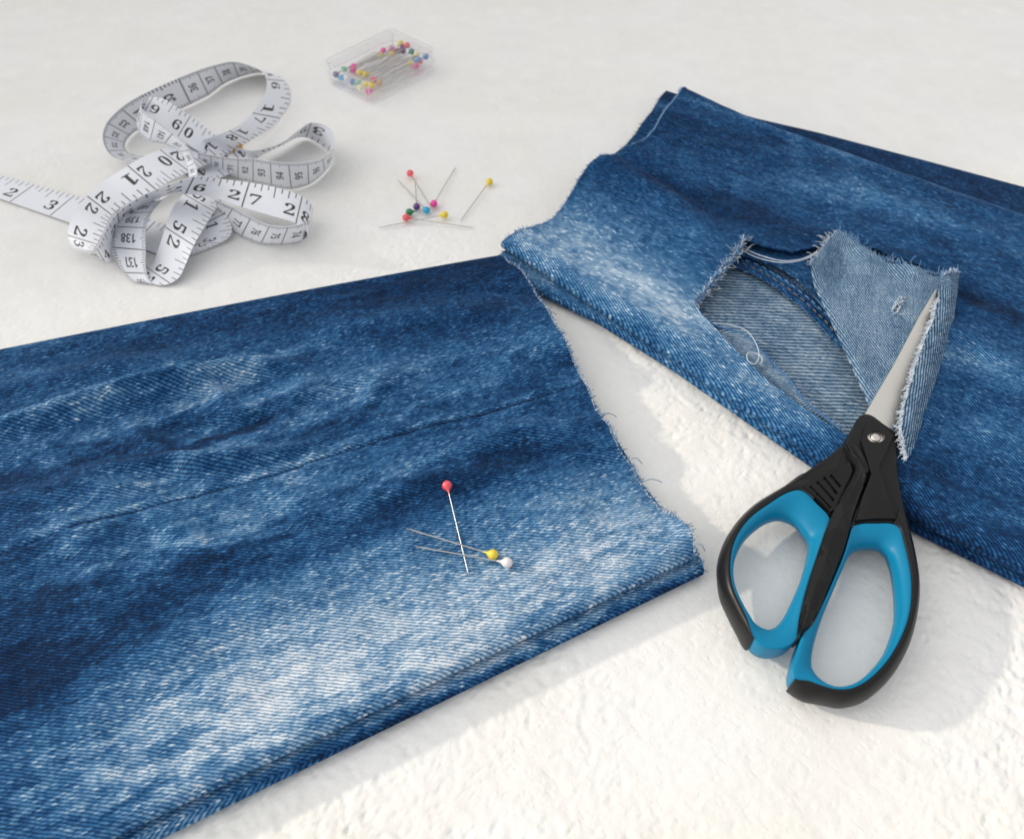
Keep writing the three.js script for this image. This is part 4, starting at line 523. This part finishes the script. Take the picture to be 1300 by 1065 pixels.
  for (const [x, y, c, lab] of heads) {
    const [px, py] = zz(x, y); let h = 0.0034, L, W2; for (; h < HY - 0.004; h += 0.0006) { const p = G(px, py, h);[L, W2] = toL(p); if (Math.abs(L) < LX / 2 - 0.0042 && Math.abs(W2) < WZ / 2 - 0.0042 && !placed.some((q) => q.distanceTo(p) < 0.0034)) break; }
    const p = G(px, py, h);[L, W2] = toL(p); const Lc = clamp(L, -LX / 2 + 0.0042, LX / 2 - 0.0042), Wc = clamp(W2, -WZ / 2 + 0.0042, WZ / 2 - 0.0042); const head = ctr.clone().addScaledVector(ax, Lc).addScaledVector(bx, Wc).setY(h); placed.push(head.clone());
    const dir = x < 590 ? 1 : -1, ang = (r() - 0.5) * 0.35; const room = dir > 0 ? LX / 2 - 0.0025 - Lc : Lc + LX / 2 - 0.0025; const LL = Math.min(0.035, room / Math.cos(ang)); const dw = clamp(Wc + Math.sin(ang) * LL, -WZ / 2 + 0.003, WZ / 2 - 0.003) - Wc;
    const tip = head.clone().addScaledVector(ax, dir * Math.sqrt(Math.max(1e-6, LL * LL - dw * dw)) * 0.995).addScaledVector(bx, dw); tip.y = clamp(0.0022 + r() * 0.006, 0.002, HY - 0.004); pin(head, tip, c, lab, 'pins stored in the clear box');
  }
}

// ------------------------------------------------------------------ measuring tape
{
  const TW = 0.020, TH = 0.00028;
  const z1 = (x, y) => [x / 2.955, 60 + y / 2.955], z5 = (x, y) => [70 + x / 6.265, 200 + y / 6.265], z6 = (x, y) => [220 + x / 5.605, 140 + y / 5.605], z7 = (x, y) => [120 + x / 5, 60 + y / 5];
  const tape = thing('measuring_tape', 'white cloth measuring tape with black inch and centimetre numbers, coiled loosely in loops', 'measuring tape', null);
  const ink = '#16150f', cmInk = '#33343a';
  const canvasFor = (len, draw) => { const ppm = Math.min(11, 2040 / len), w = Math.ceil(len * ppm), h = Math.ceil(20 * ppm), cv = document.createElement('canvas'); cv.width = w; cv.height = h; const c = cv.getContext('2d'); c.scale(ppm, ppm); draw(c); const t = new THREE.CanvasTexture(cv); t.colorSpace = THREE.SRGBColorSpace; t.anisotropy = 8; return t; };
  const paper = (c, len, seed) => { c.fillStyle = '#e6e8ee'; c.fillRect(0, 0, len, 20); const r = rng(seed); for (let i = 0; i < len * 3; i++) { c.fillStyle = r() < 0.5 ? 'rgba(120,130,160,0.05)' : 'rgba(255,255,250,0.10)'; c.fillRect(r() * len, r() * 20, 0.4 + r() * 3, 0.15 + r() * 0.4); } };
  const inchTex = (i0, i1) => { const len = (i1 - i0) * 25.4; return canvasFor(len, (c) => { paper(c, len, i0 * 10 | 0); c.fillStyle = ink; c.textAlign = 'center'; c.textBaseline = 'middle';
    for (let k = Math.ceil(i0 * 8); k <= i1 * 8; k++) { const x = (k / 8 - i0) * 25.4, L = k % 8 === 0 ? 20 : k % 4 === 0 ? 7.6 : k % 2 === 0 ? 5 : 3.2; c.fillRect(x - (k % 8 === 0 ? 0.24 : 0.18), 0, k % 8 === 0 ? 0.48 : 0.36, L); }
    c.font = 'bold 11px serif'; for (let n = Math.max(1, Math.floor(i0)); n <= i1 + 1; n++) { const x = (n - i0) * 25.4, s = String(n); if (s.length === 1) c.fillText(s, x - 5.2, 12.6); else { c.fillText(s[0], x - 4.6, 12.6); c.fillText(s[1], x + 4.6, 12.6); } } }); };
  const cmTex = (i0, i1) => { const len = (i1 - i0) * 25.4, m0 = i0 * 25.4; return canvasFor(len, (c) => { paper(c, len, i0 * 10 + 5 | 0); c.fillStyle = cmInk; c.textAlign = 'center'; c.textBaseline = 'middle';
    for (let k = Math.ceil(m0); k <= m0 + len; k++) { const x = len - (k - m0); if (k % 10 === 0) c.fillRect(x - 0.2, 0, 0.4, 20); else { const L = k % 5 === 0 ? 3.2 : 2.2; c.fillRect(x - 0.13, 0, 0.26, L); c.fillRect(x - 0.13, 20 - L, 0.26, L); } }
    c.font = 'bold 5.6px sans-serif'; for (let n = Math.max(1, Math.ceil(m0 / 10)); n <= (m0 + len) / 10 + 1; n++) { const x = len - (n * 10 - 5 - m0); c.save(); c.translate(x, 10); c.rotate(Math.PI / 2); c.fillText(String(n), 0, 0.2); c.restore(); } }); };
  // stations: [inch, T px, B px, 'T' or 'B' (the edge whose height is known), height mm, hint of the other height mm]
  const solve = (known, px, hint) => { // point on the sight line one tape width away from the known edge
    const d = ray(...px).normalize(), m = camP.clone().sub(known), b = m.dot(d), c = m.lengthSq() - TW * TW, q = b * b - c; const cand = q > 0 ? [-b - Math.sqrt(q), -b + Math.sqrt(q)] : [-b]; const ps = cand.map((t) => camP.clone().addScaledVector(d, t)); ps.sort((a, e) => Math.abs(a.y - hint) - Math.abs(e.y - hint)); const p = ps[0]; p.y = Math.max(p.y, 0.0003); return p; };
  const ribbon = (st, per = 10) => {
    const Tp = [], Bp = []; for (const [inch, t, b, w, h, hint] of st) { if (w === 'F') { Tp.push(G(...t, h / 1000)); Bp.push(G(...b, (hint ?? h) / 1000)); } else if (w === 'T') { const p = G(...t, h / 1000); Tp.push(p); Bp.push(solve(p, b, hint / 1000)); } else { const p = G(...b, h / 1000); Bp.push(p); Tp.push(solve(p, t, hint / 1000)); } }
    const ct = new THREE.CatmullRomCurve3(Tp, false, 'centripetal'), cb = new THREE.CatmullRomCurve3(Bp, false, 'centripetal'); const n = (st.length - 1) * per, i0 = st[0][0], i1 = st[st.length - 1][0];
    const A = [], B = [], U = []; for (let i = 0; i <= n; i++) { const t = i / n, k = Math.min(st.length - 2, Math.floor(t * (st.length - 1))), f = t * (st.length - 1) - k; A.push(ct.getPoint(t)); B.push(cb.getPoint(t)); U.push((lerp(st[k][0], st[k + 1][0], f) - i0) / (i1 - i0)); }
    const nv = 6, pos = [[], []], uv = [[], []], idx = [[], []];
    for (let i = 0; i <= n; i++) { const a = A[i], b = B[i], tn = A[Math.min(n, i + 1)].clone().add(B[Math.min(n, i + 1)]).sub(A[Math.max(0, i - 1)]).sub(B[Math.max(0, i - 1)]), ac = a.clone().sub(b), nn = tn.cross(ac).normalize(); for (let j = 0; j <= nv; j++) { const v = j / nv, p = b.clone().lerp(a, v); for (const s of [0, 1]) { const q = p.clone().addScaledVector(nn, (s ? -1 : 1) * TH / 2); pos[s].push(q.x, q.y, q.z); uv[s].push(s ? 1 - U[i] : U[i], v); } } }
    const w = nv + 1; for (let i = 0; i < n; i++) for (let j = 0; j < nv; j++) { const a = i * w + j, b = a + 1, c = a + w, d = c + 1; idx[0].push(a, c, b, b, c, d); idx[1].push(a, b, c, b, d, c); }
    const mat = (t) => new THREE.MeshPhysicalMaterial({ map: t, roughness: 0.45, clearcoat: 0.35, clearcoatRoughness: 0.25 });
    const ep = [], ei = []; for (const j of [0, nv]) for (let i = 0; i <= n; i++) for (const s of [0, 1]) { const k = (i * w + j) * 3; ep.push(pos[s][k], pos[s][k + 1], pos[s][k + 2]); } for (const o of [0, (n + 1) * 2]) for (let i = 0; i < n; i++) { const a = o + i * 2; ei.push(a, a + 1, a + 2, a + 1, a + 3, a + 2); }
    const inchF = part(tape, 'tape_length', geoFrom(pos[0], idx[0], uv[0]), mat(inchTex(i0, i1))); part(inchF, 'centimetre_side', geoFrom(pos[1], idx[1], uv[1]), mat(cmTex(i0, i1))); part(inchF, 'tape_edge', geoFrom(ep, ei), edgeM);
    return { A, B };
  };
  const edgeM = new THREE.MeshStandardMaterial({ color: C(0.74, 0.75, 0.79), roughness: 0.7 });
  // flat end at the left
  ribbon([[-0.05, [-61, 206], [-92, 221], 'F', 0.5], [1, [-8, 220.5], [-39, 239], 'F', 0.4], [2, [43, 234.5], [12, 256.5], 'F', 0.4], [3, [94, 248.5], [63, 274], 'F', 0.5], [4, [145, 264], [115, 292], 'F', 0.6], [5, [197, 281], [168, 311], 'F', 0.5], [6, [250, 299], [222, 330], 'F', 0.4]], 6);
  // the big loop, round to the fold at the left and on over the top to the right
  ribbon([
    [10.7, z7(400, 690), z7(330, 735), 'T', 1, 10], [11.2, z7(300, 692), z7(215, 726), 'T', 0.5, 12], [11.65, z7(215, 672), z7(105, 690), 'T', 0.4, 14], [12.1, z7(190, 618), z7(48, 585), 'T', 0.4, 15], [12.6, z7(225, 560), z7(75, 478), 'T', 0.4, 16], [13.1, z7(330, 490), z7(190, 366), 'T', 0.4, 17], [13.4, z7(440, 440), z7(300, 300), 'T', 0.4, 17],
    [13.78, z7(610, 360), z7(530, 195), 'T', 0.4, 18], [14.17, z7(720, 305), z7(645, 150), 'T', 0.4, 18], [14.57, z7(815, 235), z7(755, 115), 'T', 0.4, 18], [14.96, z7(915, 190), z7(875, 92), 'T', 0.4, 18], [15.4, z7(1030, 163), z7(980, 115), 'T', 0.4, 19], [15.75, z7(1140, 172), z7(1065, 155), 'T', 0.5, 19], [16, z7(1205, 215), z7(1090, 205), 'T', 0.5, 17],
    [16.5, z7(1238, 330), z7(1080, 300), 'T', 0.5, 14], [17, z7(1172, 450), z7(1000, 418), 'T', 0.5, 12], [17.5, z7(1085, 530), z7(930, 482), 'T', 2, 13], [18, z7(985, 595), z7(850, 528), 'T', 4, 13], [18.5, z7(890, 650), z7(750, 566), 'T', 6, 14], [19, z7(790, 705), z7(660, 596), 'T', 8, 14], [19.5, z7(690, 752), z7(545, 622), 'T', 9, 13], [20, z7(600, 790), z7(415, 652), 'T', 9, 12],
    [20.5, z7(490, 842), z7(300, 700), 'T', 9, 10], [21, z5(800, 255), z5(575, 65), 'T', 8, 9], [21.5, z5(600, 350), z5(400, 180), 'T', 8, 8], [22, z5(445, 457), z5(252, 308), 'T', 10, 8], [22.5, z5(395, 560), z5(145, 450), 'T', 12, 6], [23, z5(330, 690), z5(98, 620), 'T', 13, 3], [23.4, z5(300, 738), z5(145, 722), 'T', 14, 0.4], [23.8, z5(305, 740), z5(300, 785), 'B', 0.4, 18], [24.15, z5(345, 690), z5(440, 825), 'B', 0.4, 17], [24.6, z5(400, 572), z5(450, 720), 'B', 3, 19], [25, z5(490, 440), z5(510, 550), 'B', 6, 22], [25.4, z5(650, 325), z5(690, 400), 'B', 12, 26], [25.7, z5(860, 230), z5(880, 300), 'B', 17, 26],
    [26, z5(1100, 155), z5(1035, 288), 'B', 19, 25], [26.5, z6(340, 490), z6(290, 625), 'B', 19, 24], [27, z6(540, 515), z6(485, 690), 'B', 18, 22], [27.5, z6(728, 550), z6(690, 750), 'B', 16, 18], [28, z6(915, 615), z6(870, 805), 'B', 13, 15], [28.3, z6(985, 680), z6(945, 860), 'B', 9, 12], [28.6, z6(985, 750), z6(945, 910), 'B', 4, 10], [28.85, z6(920, 805), z6(880, 945), 'B', 0.6, 8],
    [29.13, z6(818, 826), z6(765, 957), 'B', 0.4, 9], [29.53, z6(685, 818), z6(620, 950), 'B', 0.4, 10], [29.92, z6(552, 762), z6(482, 900), 'B', 0.4, 11], [30.31, z6(425, 696), z6(350, 820), 'B', 0.6, 12], [30.8, z6(300, 640), z6(230, 740), 'B', 1.5, 12]], 8);
  // strip passing under to the lower left
  ribbon([[30.7, z6(330, 640), z6(180, 770), 'F', 12, 8], [31.1, z6(388, 760), z6(196, 835), 'F', 8, 6], [31.5, z6(415, 848), z6(185, 887), 'F', 4, 5], [31.8, z6(385, 912), z6(170, 930), 'F', 2, 4], [32.3, z6(240, 985), z6(110, 960), 'F', 0.6, 4], [32.9, z6(110, 1032), z6(20, 985), 'F', 0.5, 3], [33.5, z6(0, 1050), z6(-80, 1000), 'F', 0.5, 2]], 10);
  // strip with 51 to 53 and its fold back up
  ribbon([[50.4, z5(1330, 330), z5(1120, 210), 'F', 12, 12], [51, z5(1262, 430), z5(1020, 290), 'T', 12, 12], [51.5, z5(1190, 545), z5(930, 410), 'T', 12, 10], [52, z5(1100, 700), z5(875, 555), 'T', 10, 7], [52.5, z5(1035, 850), z5(815, 740), 'T', 6, 4], [52.8, z5(985, 950), z5(770, 850), 'T', 3, 3], [53.05, z5(890, 1008), z5(730, 930), 'T', 1, 3], [53.3, z5(775, 1000), z5(640, 985), 'F', 0.6, 1], [53.6, z5(722, 900), z5(530, 890), 'F', 3, 1.5], [53.94, z5(717, 735), z5(450, 712), 'F', 9, 6], [54.33, z5(720, 560), z5(465, 550), 'F', 13, 10], [54.7, z5(765, 440), z5(540, 450), 'F', 15, 13], [55.1, z5(840, 350), z5(690, 370), 'F', 15, 14], [55.6, z5(930, 280), z5(800, 300), 'F', 14, 13]], 10);
  // loop at the right
  ribbon([[34.6, z6(180, 400), z6(170, 300), 'T', 0.4, 18], [35.4, z6(340, 450), z6(340, 330), 'T', 0.4, 18], [35.83, z6(460, 490), z6(460, 342), 'T', 0.4, 18], [36.22, z6(566, 514), z6(565, 345), 'T', 0.4, 18], [36.6, z6(692, 540), z6(684, 362), 'T', 0.4, 18], [37.0, z6(835, 560), z6(815, 375), 'T', 0.4, 18], [37.4, z6(960, 528), z6(953, 370), 'T', 0.4, 18], [37.8, z6(1075, 438), z6(1062, 342), 'T', 0.4, 18], [38.15, z6(1130, 345), z6(1135, 270), 'T', 0.5, 18], [38.45, z6(1110, 300), z6(1148, 195), 'T', 1, 18], [38.7, z6(1040, 240), z6(1095, 115), 'T', 1, 18], [39, z6(940, 192), z6(978, 88), 'T', 1, 18], [39.3, z6(880, 195), z6(905, 130), 'T', 2, 17], [39.8, z6(770, 250), z6(760, 235), 'T', 3, 17], [40.4, z6(620, 322), z6(580, 285), 'T', 4, 15], [41, z6(510, 400), z6(400, 272), 'T', 5, 12], [41.6, z6(330, 480), z6(210, 375), 'T', 6, 10], [42.2, z6(180, 540), z6(60, 440), 'T', 6, 8]], 10);
  // the far end of the tape, doubled back on top
  const endR = ribbon([[56.2, z7(655, 830), z7(600, 850), 'F', 14, 12], [56.7, z7(640, 730), z7(585, 760), 'F', 18, 16], [57.1, z7(600, 650), z7(540, 660), 'B', 16, 26], [57.5, z7(490, 540), z7(435, 612), 'B', 13, 27], [57.9, z7(380, 450), z7(345, 595), 'B', 12, 27], [58.3, z7(300, 390), z7(278, 535), 'B', 13, 27], [58.6, z7(300, 340), z7(265, 470), 'B', 19, 28], [58.9, z7(345, 318), z7(290, 420), 'B', 25, 28], [59.2, z7(430, 325), z7(360, 445), 'B', 25, 26], [59.6, z7(520, 380), z7(440, 510), 'B', 22, 23], [60, z7(607, 437), z7(525, 570), 'B', 17, 18], [60.4, z7(690, 500), z7(610, 630), 'B', 13, 13], [60.9, z7(790, 580), z7(710, 690), 'F', 8, 8]], 10);
  const brass = new THREE.MeshStandardMaterial({ color: C(0.72, 0.42, 0.08), metalness: 0.9, roughness: 0.35 });
  const a = G(290, 190, 0.006), b = G(305, 186, 0.006), cg = new THREE.BoxGeometry(0.0085, 0.0012, 0.006); cg.rotateY(0.35); const mid = a.lerp(b, 0.5); cg.translate(mid.x, mid.y, mid.z); part(tape, 'end_clip', cg, brass);
}

renderer.render(scene, camera);
